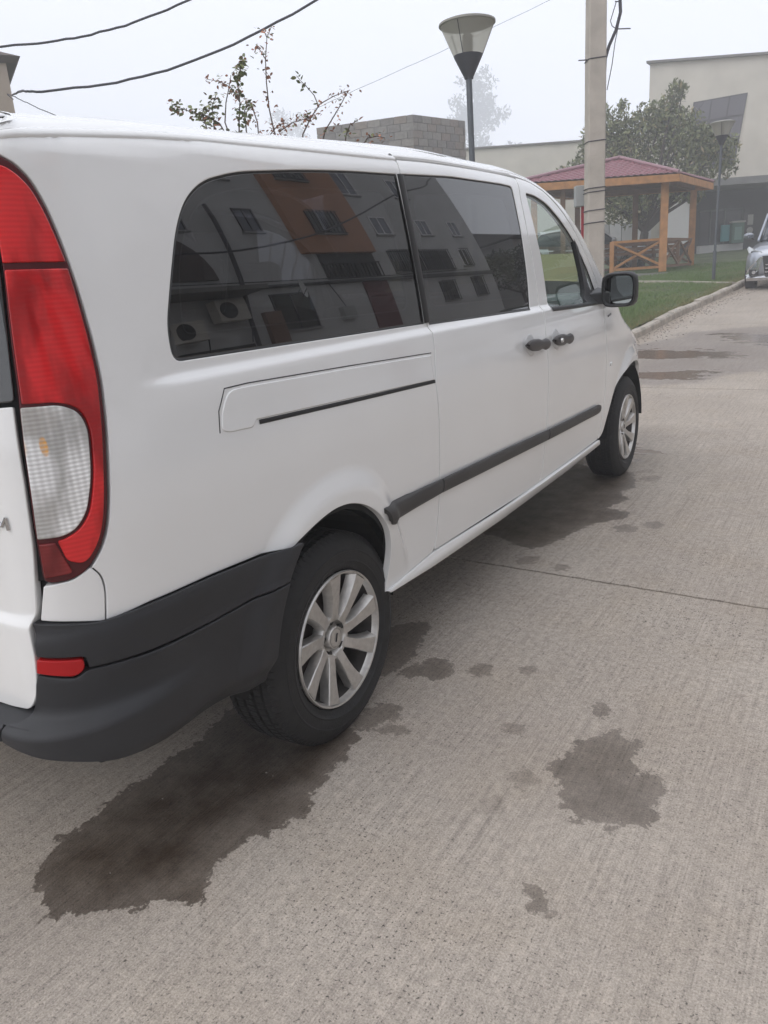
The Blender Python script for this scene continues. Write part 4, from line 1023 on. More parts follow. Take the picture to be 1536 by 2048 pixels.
def mall():
    fr = Frame((-6.79, 32.83), (.855, .518))
    t = thing('commercial_building', (-6.79, 32.83, 1.2), 'tall cream rendered building with a slanted dark window above its ground floor canopy', 'building')
    MB().add([fr.p(*q) for q in ((0, 4.30, 0), (24, 4.30, 0), (24, 4.30, -10), (6.5, 4.30, -10), (0, 8.72, 0), (24, 8.72, 0), (24, 8.72, -10), (6.5, 8.72, -10))],
             [(0, 1, 5, 4), (1, 2, 6, 5), (2, 3, 7, 6), (3, 0, 4, 7), (4, 5, 6, 7), (3, 2, 1, 0)]).build('wall', cream, t)
    MB().add([fr.p(*q) for q in ((-.2, 8.72, .16), (24, 8.72, .16), (24, 8.72, -10.1), (6.4, 8.72, -10.1), (-.2, 8.80, .16), (24, 8.80, .16), (24, 8.80, -10.1), (6.4, 8.80, -10.1))],
             [(0, 1, 5, 4), (1, 2, 6, 5), (2, 3, 7, 6), (3, 0, 4, 7), (4, 5, 6, 7), (3, 2, 1, 0)]).build('roof_edge', mat('roof_edge_grey', (.20, .19, .18), .7), t)
    fr.one('lower_wall', mat('shopfront_dark', (.035, .037, .042), .5), t, 2.0, 24, 1.0, 4.30, -1.6, -9.9)
    cp = MB(); fr.box(cp, 1.2, 24, 4.02, 4.28, 1.1, -1.62); cp.build('canopy', mat('canopy_grey', (.20, .20, .20), .7, noise=(2, .15)), t)
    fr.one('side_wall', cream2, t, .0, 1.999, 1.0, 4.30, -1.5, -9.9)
    # slanted window with mullions, built as panes
    TL, TR, BR, BL = (1.75, 7.24), (3.86, 7.44), (3.50, 4.86), (1.45, 4.72)
    def q(a, b):
        x0 = TL[0]+(TR[0]-TL[0])*a; z0 = TL[1]+(TR[1]-TL[1])*a; x1 = BL[0]+(BR[0]-BL[0])*a; z1 = BL[1]+(BR[1]-BL[1])*a
        return x0+(x1-x0)*b, z0+(z1-z0)*b
    w = MB().prism([fr.p(*q(a, b), .02) for a, b in ((0, 0), (1, 0), (1, 1), (0, 1))], fr.n*.03).build('window', mat('window_frame_grey', (.10, .10, .105), .6), t)
    pm = mat('window_grey_glass', (.17, .17, .19), .15, spec=.8)
    for i in range(3):
        for j, (b0, b1) in enumerate(((.02, .29), (.32, .98))):
            MB().prism([fr.p(*q(a, b), .055) for a, b in ((i/3+.015, b0), ((i+1)/3-.015, b0), ((i+1)/3-.015, b1), (i/3+.015, b1))], fr.n*.01).build('pane', pm, w)
    # shopfront: low white wall, panes, door with notice
    white = wallmat('white_panel', (.68, .68, .68))
    fr.one('low_wall', white, t, 2.75, 4.62, 1.0, 1.84, -1.59, -1.25)
    fr.one('base_course', mat('base_grey', (.42, .42, .41), .9), t, 2.70, 4.66, 1.0, 1.42, -1.245, -1.20)
    sg = mat('shop_glass', (.05, .055, .065), .1, spec=.8)
    for a, b in ((2.8, 3.25), (3.29, 3.85), (3.89, 4.6)): fr.one('shop_pane', sg, t, a, b, 1.86, 3.2, -1.55, -1.50)
    for a in (3.27, 3.87, 4.62): fr.one('mullion', mat('mullion_grey', (.12, .13, .14), .5), t, a-.02, a+.02, 1.84, 3.3, -1.54, -1.46)
    fr.one('transom', mat('mullion_grey'), t, 2.8, 4.6, 3.22, 3.28, -1.54, -1.46)
    d = fr.one('door', mat('door_dark', (.04, .04, .045), .4), t, 4.7, 5.9, 1.05, 3.3, -1.56, -1.50)
    fr.one('door_notice', mat('paper', (.62, .62, .60), .9), d, 4.86, 5.10, 2.56, 2.98, -1.49, -1.485)
    P = [fr.p(4.98+.14*math.cos(a), 2.34+.14*math.sin(a), -1.49) for a in np.linspace(0, 6.283, 18, endpoint=False)]
    MB().prism(P, fr.n*.006).build('round_notice', mat('paper'), d)
    # white board and pale panels behind the gazebo
    o = MB(); fr.box(o, .62, 1.78, 1.95, 3.55, .4, .48); fr.box(o, .70, .78, 1.1, 1.95, .42, .46); fr.box(o, 1.62, 1.70, 1.1, 1.95, .42, .46)
    tag(o.build('white_board', mat('board_white', (.74, .74, .74), .6)), 'plain white board standing behind the right side of the gazebo', 'board')
    for i, (a, b, c) in enumerate(((-2.6, -2.05, (.46, .46, .46)), (-2.02, -1.45, (.36, .36, .36)), (-1.42, -.95, (.50, .50, .50)), (-.92, -.35, (.38, .38, .38)), (-.32, .30, (.52, .52, .52)))):
        fr.one('wall_panel', mat('panel_grey_%d' % i, c, .8), t, a, b, 1.0, 2.95, -.2, -.5)
    # things in front of the shop
    o = MB(); fr.box(o, 3.62, 3.95, 1.95, 2.62, -1.1, -1.24); o = o.build('ice_chest', mat('turquoise', (.10, .36, .40), .5)); tag(o, 'small turquoise cabinet on the low white wall of the shop', 'cabinet')
    o = MB(); fr.box(o, 4.0, 4.5, 1.86, 2.66, -.95, -1.24); o = o.build('drinks_fridge', mat('fridge_green', (.10, .20, .16), .4)); fr.one('lid', mat('paper'), o, 3.97, 4.54, 2.67, 2.74, -.93, -1.25); fr.one('display', mat('display', (.25, .40, .36), .4), o, 4.1, 4.4, 1.98, 2.5, -.949, -.94)
    tag(o, 'small drinks fridge with a white top standing right of the turquoise cabinet', 'fridge')
    lb = thing('hanging_lamp', fr.p(5.0, 4.0, .4), 'small white lamp hanging under the grey canopy', 'lamp')
    c = fr.p(5.0, 3.78, .4)
    MB().lathe([(.001, .10), (.05, .09), (.07, .03), (.09, -.05), (.06, -.11), (.001, -.13)], c, 'Z', 14).build('bulb', mat('paper'), lb, smooth=True)
    MB().tube([fr.p(5.0, 3.86, .4), fr.p(5.0, 4.02, .4)], .012, 5).build('cord', mat('iron_bars', (.02, .02, .022), .6), lb)
    # wing to the left
    f2 = Frame((-17.0, 30.5), (.838, .546))
    t2 = thing('wing_building', (-17.0, 30.5, 1.2), 'long low cream wall of a flat-roofed hall between brick annexe and gazebo tree', 'building')
    f2.one('wall', cream, t2, 0, 11.8, .8, 6.62, 0, -7)
    f2.one('roof_edge', mat('roof_edge_grey'), t2, -.1, 11.8, 6.62, 6.69, .1, -7.1)
mall()
def annexe():
    t = thing('brick_annexe', (-10.32, 19.7, .6), 'unfinished grey block building seen over the van roof behind the rose bush', 'building')
    blk = [mat('block_%d' % i, c, .95, noise=(14, .12), bump=(60, .8)) for i, c in enumerate(((.25, .235, .22), (.22, .205, .195), (.28, .26, .24), (.26, .225, .20)))]
    mort = mat('mortar', (.19, .18, .17), .95, noise=(8, .2))
    for (o, e, Ln, flip) in (((-13.22, 19.02), (2.90, .68), 2.98, 0), ((-10.32, 19.70), (.61, 2.22), 2.30, 1)):
        fr = Frame(o, e)
        fr.one('wall', mort, t, 0+.02*(1-flip), Ln-.015, .5, 5.84, -.012, -.20)
        rows = 8
        for r_ in range(rows):
            z1 = 5.85-r_*.205; z0 = z1-.192
            x = -.2 if r_ % 2 else 0.
            while x < Ln-.05:
                a, b = max(x, 0.), min(x+.39, Ln)
                hole = (r_ >= 5 and flip == 0 and 2.05 < (a+b)/2 < 2.85) or (r_ in (5, 6) and flip == 1 and int(x/.4) % 2 == 1)
                if b-a > .06 and not hole: fr.one('block', blk[random.Random(r_*31+int(x*10)+flip).randrange(4)], t, a, b-.012, z0, z1, -.012, .006+random.Random(int(x*100)+r_).uniform(-.005, .006))
                x += .402
    MB().prism([(-13.2, 19.05, 5.70), (-10.36, 19.72, 5.70), (-9.75, 21.9, 5.70), (-12.6, 21.3, 5.70)], (0, 0, .06)).build('roof', mort, t)
annexe()
def corner_house():
    t = thing('beige_house', (-12.45, 8.3, 0), 'beige house wall with tiled eave at the far left edge of the picture', 'house')
    w = wallmat('beige_render', (.40, .33, .27))
    MB().add([(-12.42, 8.28, -.1), (-16.5, 10.5, -.1), (-19, 5.5, -.1), (-15.0, 3.2, -.1), (-12.42, 8.28, 5.62), (-16.5, 10.5, 5.62), (-19, 5.5, 5.62), (-15.0, 3.2, 5.62)],
             [(0, 1, 5, 4), (1, 2, 6, 5), (2, 3, 7, 6), (3, 0, 4, 7), (4, 5, 6, 7)]).build('wall', w, t)
    MB().add([(-12.30, 8.42, 5.60), (-16.6, 10.8, 5.60), (-19.3, 5.4, 5.60), (-14.9, 2.9, 5.60), (-12.20, 8.44, 5.70), (-16.6, 10.9, 5.70), (-19.4, 5.4, 5.70), (-14.9, 2.8, 5.70), (-15.8, 6.8, 6.9)],
             [(0, 1, 5, 4), (1, 2, 6, 5), (2, 3, 7, 6), (3, 0, 4, 7), (3, 2, 1, 0), (4, 5, 8), (5, 6, 8), (6, 7, 8), (7, 4, 8)]).build('roof', mat('eave_brown', (.10, .075, .065), .8), t)
corner_house()
def ochre_wall():
    V = [(-9.5, 16.2), (-5.25, 18.9)]
    o = MB()
    d = Vector((-.54, .84, 0))*.3
    (x0, y0), (x1, y1) = V
    o.add([(x0, y0, .3), (x1, y1, .3), (x1, y1, 1.70), (x0, y0, 1.86), (x0+d.x, y0+d.y, .3), (x1+d.x, y1+d.y, .3), (x1+d.x, y1+d.y, 1.70), (x0+d.x, y0+d.y, 1.86)], [(0, 1, 2, 3), (7, 6, 5, 4), (3, 2, 6, 7), (0, 3, 7, 4), (1, 5, 6, 2)])
    tag(o.build('garden_wall', wallmat('ochre_render', (.44, .41, .19))), 'low ochre garden wall seen through the front door window of the van', 'wall')
ochre_wall()

# ------------------------------------------------------------------ street lamps
def street_lamp(name, base, H, k, label, lean=(0, 0)):
    """k scales the head"""
    t = thing(name, base, label, 'street lamp', 'cone-headed street lamps')
    x, y, z = base
    st = mat('lamp_steel', (.10, .11, .125), .5, metal=.3, noise=(10, .1)); dk = mat('lamp_dark', (.035, .035, .045), .5)
    top = (x+lean[0], y+lean[1], z+H)
    MB().tube([(x, y, z-.1), (x, y, z+.9*k)], .055*k, 14).build('pole_base', st, t, smooth=True)
    MB().tube([(x, y, z+.85*k), (top[0], top[1], top[2]-.70*k)], .040*k, 14).build('pole', st, t, smooth=True)
    c = (top[0], top[1], top[2]-.72*k)
    MB().lathe([(.001, -.02), (.06*k, -.02), (.062*k, .0), (.075*k, .02), (.185*k, .235*k), (.188*k, .25*k), (.001, .25*k)], c, 'Z', 36).build('cone', dk, t, smooth=True)
    bowl = bpy.data.materials.get('lamp_bowl')
    if not bowl:
        bowl = bpy.data.materials.new('lamp_bowl'); bowl.use_nodes = True; nt = bowl.node_tree; nt.nodes.clear()
        out = nt.nodes.new('ShaderNodeOutputMaterial'); a = nt.nodes.new('ShaderNodeMixShader'); a.inputs[0].default_value = .52
        tr = nt.nodes.new('ShaderNodeBsdfTransparent'); tr.inputs[0].default_value = (.88, .87, .82, 1)
        df = nt.nodes.new('ShaderNodeBsdfTranslucent'); df.inputs[0].default_value = (.85, .84, .78, 1); gl = nt.nodes.new('ShaderNodeBsdfPrincipled'); gl.inputs['Base Color'].default_value = (.62, .60, .54, 1); gl.inputs['Roughness'].default_value = .25
        b_ = nt.nodes.new('ShaderNodeMixShader'); b_.inputs[0].default_value = .5
        nt.links.new(df.outputs[0], b_.inputs[1]); nt.links.new(gl.outputs[0], b_.inputs[2]); nt.links.new(tr.outputs[0], a.inputs[1]); nt.links.new(b_.outputs[0], a.inputs[2]); nt.links.new(a.outputs[0], out.inputs[0])
    MB().lathe([(.190*k, .252*k), (.345*k, .60*k)], c, 'Z', 40).build('bowl', bowl, t, smooth=True)
    lid = MB().lathe([(.345*k, .595*k), (.365*k, .600*k), (.365*k, .622*k), (.30*k, .645*k), (.001, .66*k)], c, 'Z', 40).lathe([(.345*k, .595*k), (.30*k, .590*k), (.001, .588*k)], c, 'Z', 40)
    auto(lid.build('lid', mat('lamp_lid', (.30, .29, .26), .5), t, smooth=True))
    fin = MB()
    for i in range(5): fin.lathe([(.028*k, .27*k+i*.045*k), (.072*k, .275*k+i*.045*k), (.066*k, .30*k+i*.045*k), (.028*k, .305*k+i*.045*k)], c, 'Z', 16)
    fin.lathe([(.045*k, .25*k), (.045*k, .56*k)], c, 'Z', 12)
    fin.build('lamp_louvre', mat('louvre', (.20, .19, .17), .5), t, smooth=True)
    for i in range(3):
        a = i*2.094+.6; MB().tube([(c[0]+.187*k*math.cos(a), c[1]+.187*k*math.sin(a), c[2]+.25*k), (c[0]+.34*k*math.cos(a), c[1]+.34*k*math.sin(a), c[2]+.59*k)], .006*k, 5).build('strut', dk, t)
zb = float(GZ(-3.03, 7.71))
street_lamp('street_lamp', (-3.03, 7.71, zb), 4.30-zb, .915, 'nearer street lamp with smoky cone glass rising behind the van roof', lean=(-.02, 0))
street_lamp('street_lamp', (-2.14, 20.34, .80), 3.76, .79, 'smaller distant street lamp standing on the lawn in front of the gazebo tree', lean=(.02, .02))

# ------------------------------------------------------------------ utility pole and its cables
s_ = 11/9.
def far(p, k=s_): return (1.2703+(p[0]-1.2703)*k, -1.7528+(p[1]+1.7528)*k, 1.3889+(p[2]-1.3889)*k)
def utility_pole():
    Kp = 1.094; cx, cy_ = far((-1.846, 8.813, 0), Kp)[:2]
    fp = lambda p: far(p, Kp)
    con = mat('pole_concrete', (.47, .425, .375), .9, noise=(3.5, .14), bump=(40, .6)); wire = mat('cable_black', (.045, .043, .055), .6)
    t = thing('utility_pole', (cx, cy_, 0), 'square concrete utility pole with cable running up its right side', 'utility pole')
    M = Matrix.Rotation(math.radians(-31), 3, 'Z').inverted(); V = []
    for i, z in enumerate(np.linspace(0, 8.6, 14)):
        w = .126-.0022*z+random.Random(i).uniform(-.0015, .0015)
        for sx, sy in ((-1, -.84), (-.84, -1), (.84, -1), (1, -.84), (1, .84), (.84, 1), (-.84, 1), (-1, .84)):
            q = M @ Vector((sx*w, sy*w, 0)); V.append((cx+q.x, cy_+q.y, z))
    F = [(i*8+k, i*8+(k+1) % 8, (i+1)*8+(k+1) % 8, (i+1)*8+k) for i in range(13) for k in range(8)] + [tuple(104+k for k in range(8))]
    mesh('post', V, F, con, t)
    for (z, tl) in ((fp((0, 0, 3.785))[2], 1), (fp((0, 0, 2.862))[2], 0), (fp((0, 0, 2.315))[2], 0), (fp((0, 0, 2.27))[2], 0), (fp((0, 0, 2.05))[2], 0), (fp((0, 0, 1.90))[2], 0)):
        w = .126-.0022*z+.006; P = []
        for sx, sy in ((-1, -.8), (-.8, -1), (.8, -1), (1, -.8), (1, .8), (.8, 1), (-.8, 1), (-1, .8), (-1, -.8)):
            q = M @ Vector((sx*w, sy*w, 0)); P.append((cx+q.x, cy_+q.y, z+.06*(sx+1)*w))
        MB().tube(P, .007, 5).build('steel_band', wire, t)
    for q in ([(-2.025, 8.70, 3.798), (-1.90, 8.776, 3.797)], [(-1.633, 8.947, 4.11), (-1.489, 9.038, 4.104)], [(-1.653, 8.935, 4.403), (-1.602, 8.967, 4.40)]):
        MB().tube([fp(p) for p in q], .008, 5).build('step_iron', wire, t)
    P = [fp(p) for p in [(-1.60, 8.97, 4.75), (-1.588, 8.976, 4.467), (-1.602, 8.967, 4.415), (-1.595, 8.971, 4.283), (-1.638, 8.944, 4.1), (-1.709, 8.9, 3.932), (-1.745, 8.875, 3.794), (-1.752, 8.87, 3.563), (-1.755, 8.868, 3.312), (-1.748, 8.877, 3.056), (-1.752, 8.873, 2.593), (-1.752, 8.874, 2.056), (-1.750, 8.875, 1.312), (-1.75, 8.875, .1)]]
    MB().tube(P, .022, 8).build('riser_cable', wire, t, smooth=True)
    MB().tube([(x+.022*math.sin(i*1.9), y-.03, z) for i, (x, y, z) in enumerate(P[5:])], .010, 6).build('riser_cable', wire, t, smooth=True)
    MB().tube([fp(p) for p in [(-1.638, 8.944, 4.408), (-1.672, 8.923, 4.289), (-1.697, 8.907, 4.2), (-1.68, 8.918, 4.146), (-1.644, 8.941, 4.116)]], .006, 5).build('loose_wire', wire, t)
    MB().tube([fp(p) for p in [(-1.613, 8.96, 4.151), (-1.647, 8.939, 3.965), (-1.675, 8.921, 3.722), (-1.723, 8.89, 3.449)]], .006, 5).build('loose_wire', wire, t)
    return t
utility_pole()
bx = thing('meter_box', far((-1.99, 8.72, 0), 1.12), 'grey meter box on a red post left of the utility pole', 'meter box')
q = far((-1.995, 8.72, 2.24), 1.12); MB().box(q, (.17, .15, .28), rz=.54).build('cabinet', mat('box_grey', (.36, .37, .37), .6), bx, bevel=.01)
q = far((-1.966, 8.735, 1.2), 1.12); MB().box((q[0], q[1], 1.1), (.055, .055, 2.3), rz=.54).build('post', mat('post_red', (.36, .02, .035), .5), bx)
def cable(pts, r, label, name='overhead_cable', sag=0.):
    P = [Vector(p) for p in pts]; out = []
    n = 40; L_ = len(P)-1
    for i in range(n+1):
        t = i/n*L_; k = min(int(t), L_-1); f = t-k
        p0, p1, p2, p3 = P[max(k-1, 0)], P[k], P[k+1], P[min(k+2, L_)]
        q = .5*((2*p1)+(p2-p0)*f+(2*p0-5*p1+4*p2-p3)*f*f+(3*p1-p0-3*p2+p3)*f**3)
        q.z += .004*math.sin(i*1.3)+.003*math.sin(i*2.9); out.append(q)
    tag(MB().tube(out, r, 6).build(name, mat('cable_black', (.045, .043, .055), .6), smooth=True), label, 'cable', 'overhead cables')
cable([(-8.6, 2.9, 4.0), (-6.68, 4.04, 3.98), (-5.8, 4.61, 4.05), (-5.03, 5.19, 4.31), (-3.6, 6.3, 4.95)], .011, 'upper black overhead cable crossing the top left corner of the sky')
cable([(-12.3, 8.2, 5.05), (-7.4, 4.75, 3.79), (-7.17, 4.88, 3.77), (-6.33, 5.43, 3.83), (-5.51, 6.04, 4.07), (-4.56, 6.82, 4.57), (-3.2, 8.0, 5.5)], .0135, 'thick black overhead cable sagging from the beige house past the rose bush top')
cable([(-12.3, 8.2, 4.98), (-11.42, 7.51, 4.81), (-10.74, 7.81, 4.43), (-9.6, 8.4, 3.9)], .008, 'thin wire dropping from the beige house behind the van roof')
cable([(-11.5, 16.5, 5.75), (-10.7, 17.07, 6.1), (-8.59, 18.74, 7.04), (-6.48, 20.42, 8.04), (-4.8, 21.8, 8.9)], .0045, 'very thin faint wire rising behind the nearer street lamp')
cable([far(p, 1.0) for p in [(-2.07, 10.7, 4.93), (-2.57, 11.97, 5.13), (-1.88, 12.45, 5.26), (-1.0, 13.2, 5.5)]][0:0] or [(-2.15, 10.75, 4.98), (-1.75, 11.9, 5.35), (-1.3, 12.9, 5.62), (-.4, 14.9, 6.3)], .005, 'short thin wire leaving the utility pole towards the upper right')

# ------------------------------------------------------------------ trees and the rose bush
def leaf_mass(name, centres, n, size, m, parent, seed=1, flat=.6):
    """n leaf-sized faces spread in clumps: centres = [(x, y, z, radius)]"""
    r_ = np.random.default_rng(seed); C = np.array(centres, float)
    wgt = C[:, 3]**2; idx = r_.choice(len(C), n, p=wgt/wgt.sum())
    d = r_.normal(0, 1, (n, 3)); d /= np.linalg.norm(d, axis=1)[:, None]; rad = r_.random(n)**.45
    P = C[idx, :3]+d*(C[idx, 3]*rad)[:, None]*np.array([1, 1, flat+.3])
    a = r_.normal(0, 1, (n, 3)); a /= np.linalg.norm(a, axis=1)[:, None]; a[:, 2] -= .35
    b = np.cross(a, r_.normal(0, 1, (n, 3))); b /= np.linalg.norm(b, axis=1)[:, None]
    s = size*(.6+.8*r_.random(n))[:, None]
    Q = np.stack([P-a*s*.6, P+b*s*.26, P+a*s*.6+np.cross(a, b)*s*.12, P-b*s*.26], 1)
    me = bpy.data.meshes.new(name); me.vertices.add(4*n); me.vertices.foreach_set('co', (Q-(np.array(wloc(parent)) if parent else 0)).reshape(-1).astype(np.float32))
    me.loops.add(4*n); me.loops.foreach_set('vertex_index', np.arange(4*n, dtype=np.int32)); me.polygons.add(n); me.polygons.foreach_set('loop_start', np.arange(0, 4*n, 4, dtype=np.int32)); me.update(); me.validate()
    at = me.attributes.new('tone', 'FLOAT', 'POINT'); at.data.foreach_set('value', np.repeat(r_.random(n), 4).astype(np.float32))
    me.materials.append(m); return link(name, me, parent)
def leafmat(name, c0, c1, c2=None):
    m = mat(name, c0, .6, spec=.3); nt = m.node_tree; b = nt.nodes['Principled BSDF']
    A = nt.nodes.new('ShaderNodeAttribute'); A.attribute_name = 'tone'; r = nt.nodes.new('ShaderNodeValToRGB')
    r.color_ramp.elements[0].color = (*c0, 1); r.color_ramp.elements[1].color = (*c1, 1)
    if c2: e = r.color_ramp.elements.new(.88); e.color = (*c1, 1); r.color_ramp.elements[-1].color = (*c2, 1)
    nt.links.new(A.outputs['Fac'], r.inputs[0]); nt.links.new(r.outputs[0], b.inputs['Base Color'])
    return m
bark = mat('bark', (.06, .048, .04), .95, noise=(20, .3), bump=(60, .9))
def limbs(mb, p, d, L, r, depth, tips, rnd, spread=.55):
    pts = [p]; q = Vector(p); dd = Vector(d)
    for i in range(4):
        dd = (dd+Vector((rnd.uniform(-.12, .12), rnd.uniform(-.12, .12), rnd.uniform(-.02, .10)))).normalized(); q = q+dd*L/4; pts.append(tuple(q))
    mb.tube(pts, [r*(1-.11*i) for i in range(5)], 7)
    if depth == 0: tips.append(tuple(q)); return
    for k in range(rnd.choice((2, 3))):
        a = rnd.uniform(0, 6.28); nd = (dd+Vector((math.cos(a), math.sin(a), rnd.uniform(-.1, .45)))*spread).normalized()
        limbs(mb, tuple(q), nd, L*rnd.uniform(.62, .82), r*.60, depth-1, tips, rnd, spread)
    if depth < 3: tips.append(tuple(q))
def tree(name, base, label, trunk_h, r, L, depth, blobs, n, size, m, seed, d0=(0, 0, 1), cat='tree', extra=()):
    t = thing(name, base, label, cat); rnd = random.Random(seed); mb = MB(); tips = []
    limbs(mb, base, d0, trunk_h, r, 0, [], rnd)
    top = Vector(base)+Vector(d0).normalized()*trunk_h
    for k in range(5):
        a = k*1.257+rnd.uniform(-.3, .3); limbs(mb, tuple(top), Vector((math.cos(a)*.75, math.sin(a)*.75, .62)), L, r*.55, depth, tips, rnd)
    auto(mb.build('trunk', bark, t, smooth=True), 60)
    cs = [(x, y, z, blobs*rnd.uniform(.6, 1.15)) for x, y, z in tips]+list(extra)
    leaf_mass('crown', cs, n, size, m, t, seed)
    return t
# broad tree behind the gazebo: clumps placed in its uneven crown
lm = leafmat('leaf_olive', (.085, .105, .046), (.215, .235, .110), (.34, .275, .155))
tb = (-5.7, 27.6, 1.05)
K = [(-7.9, 27.2, 4.55, .55), (-7.6, 27.6, 5.1, .5), (-7.3, 28.0, 5.7, .75), (-6.9, 28.1, 6.1, .6), (-6.8, 28.2, 5.2, .9), (-6.3, 28.4, 5.7, .8), (-6.0, 28.4, 4.6, 1.0), (-5.8, 28.7, 6.1, .7), (-5.4, 28.9, 6.2, .65), (-5.1, 29.0, 6.7, .42), (-5.2, 29.0, 5.6, 1.0), (-4.7, 29.3, 5.8, .7), (-4.6, 29.2, 5.0, 1.0), (-4.1, 29.5, 5.3, .6), (-3.8, 29.5, 4.9, .75), (-3.5, 29.7, 5.0, .6), (-3.4, 29.7, 4.4, .5), (-6.9, 27.8, 4.2, .9), (-5.8, 28.2, 3.8, 1.0), (-6.8, 27.6, 3.4, .8), (-6.1, 27.8, 3.2, .8), (-7.3, 27.5, 3.8, .7), (-4.6, 28.5, 3.9, .8), (-5.0, 28.9, 7.05, .25), (-4.75, 29, 6.95, .22), (-7.2, 28, 6.5, .3), (-6.6, 28.2, 6.6, .25), (-8.35, 27.0, 4.6, .25), (-4.2, 28.9, 3.5, .35), (-3.9, 29.2, 4.1, .4)]
def gazebo_tree():
    t = thing('leafy_tree', tb, 'broad olive green tree with forked trunk standing behind the gazebo', 'tree'); mb = MB(); rnd = random.Random(4)
    fork = Vector((-5.62, 27.7, 2.35)); mb.tube([(-5.75, 27.55, .9), (-5.72, 27.6, 1.5), tuple(fork)], [.20, .16, .14], 9)
    for c in K[::1]:
        e = Vector(c[:3]); mid = fork.lerp(e, .5)+Vector((rnd.uniform(-.25, .25), rnd.uniform(-.2, .2), rnd.uniform(-.1, .35)))
        mb.tube([tuple(fork), tuple(fork.lerp(mid, .5)+Vector((0, 0, .1))), tuple(mid), tuple(mid.lerp(e, .6)), tuple(e)], [.085, .065, .045, .025, .008], 6)
        for j in range(3):
            v = Vector((rnd.uniform(-1, 1), rnd.uniform(-1, 1), rnd.uniform(-.3, 1.2)))*c[3]*.9; mb.tube([tuple(e), tuple(e+v*.5), tuple(e+v)], [.012, .008, .003], 4)
    auto(mb.build('trunk', bark, t, smooth=True), 60)
    leaf_mass('crown', K, 17000, .125, lm, t, 3)
gazebo_tree()
pale = leafmat('leaf_grey_green', (.045, .055, .035), (.09, .10, .06))
kf = 100/90.
def far_tree(name, base, label, K_, n, size, seed):
    t = thing(name, base, label, 'tree'); mb = MB(); rnd = random.Random(seed)
    topz = max(k[2] for k in K_); mb.tube([base, (base[0], base[1], (base[2]+topz)/2), (base[0], base[1], topz)], [.5, .32, .08], 8)
    for c in K_:
        e = Vector(c[:3]); s0 = Vector((base[0], base[1], max(base[2]+2, c[2]-2.5))); mb.tube([tuple(s0), tuple(s0.lerp(e, .5)), tuple(e)], [.16, .10, .03], 5)
    mb.build('trunk', bark, t, smooth=True); leaf_mass('crown', K_, n, size, pale, t, seed)
rr = random.Random(11); ft = (-43.6, 98.0)
fs_ = 1.7; KK = []
for i in range(60):
    h = rr.random(); wdt = 1.6+5.2*(1-h)**.55*(.78+.22*math.sin(h*9)); a = rr.uniform(0, 6.28); q = rr.random()**.6
    KK.append((ft[0]+math.cos(a)*wdt*q, ft[1]+math.sin(a)*wdt*q, 12+h*13.3, .9+1.1*(1-h)))
KK = [(*far(k[:3], fs_), k[3]*fs_) for k in KK]; ft = far((ft[0], ft[1], 0), fs_)
far_tree('tall_tree', (ft[0], ft[1], 1.5), 'tall tree fading into the fog behind the nearer street lamp', KK, 9000, .70, 5)
KK = [(-72+rr.gauss(0, 1.6), 97+rr.gauss(0, 1.2), 24.5+rr.uniform(-6, 1.6), 1.0) for i in range(22)]
KK = [(*far(k[:3], 1.8), k[3]*1.8) for k in KK]; bt = far((-72, 97, 0), 1.8)
far_tree('bare_tree', (bt[0], bt[1], 1.5), 'faint thin tree almost lost in fog above the van roof by the rose bush', KK, 1100, .72, 6)

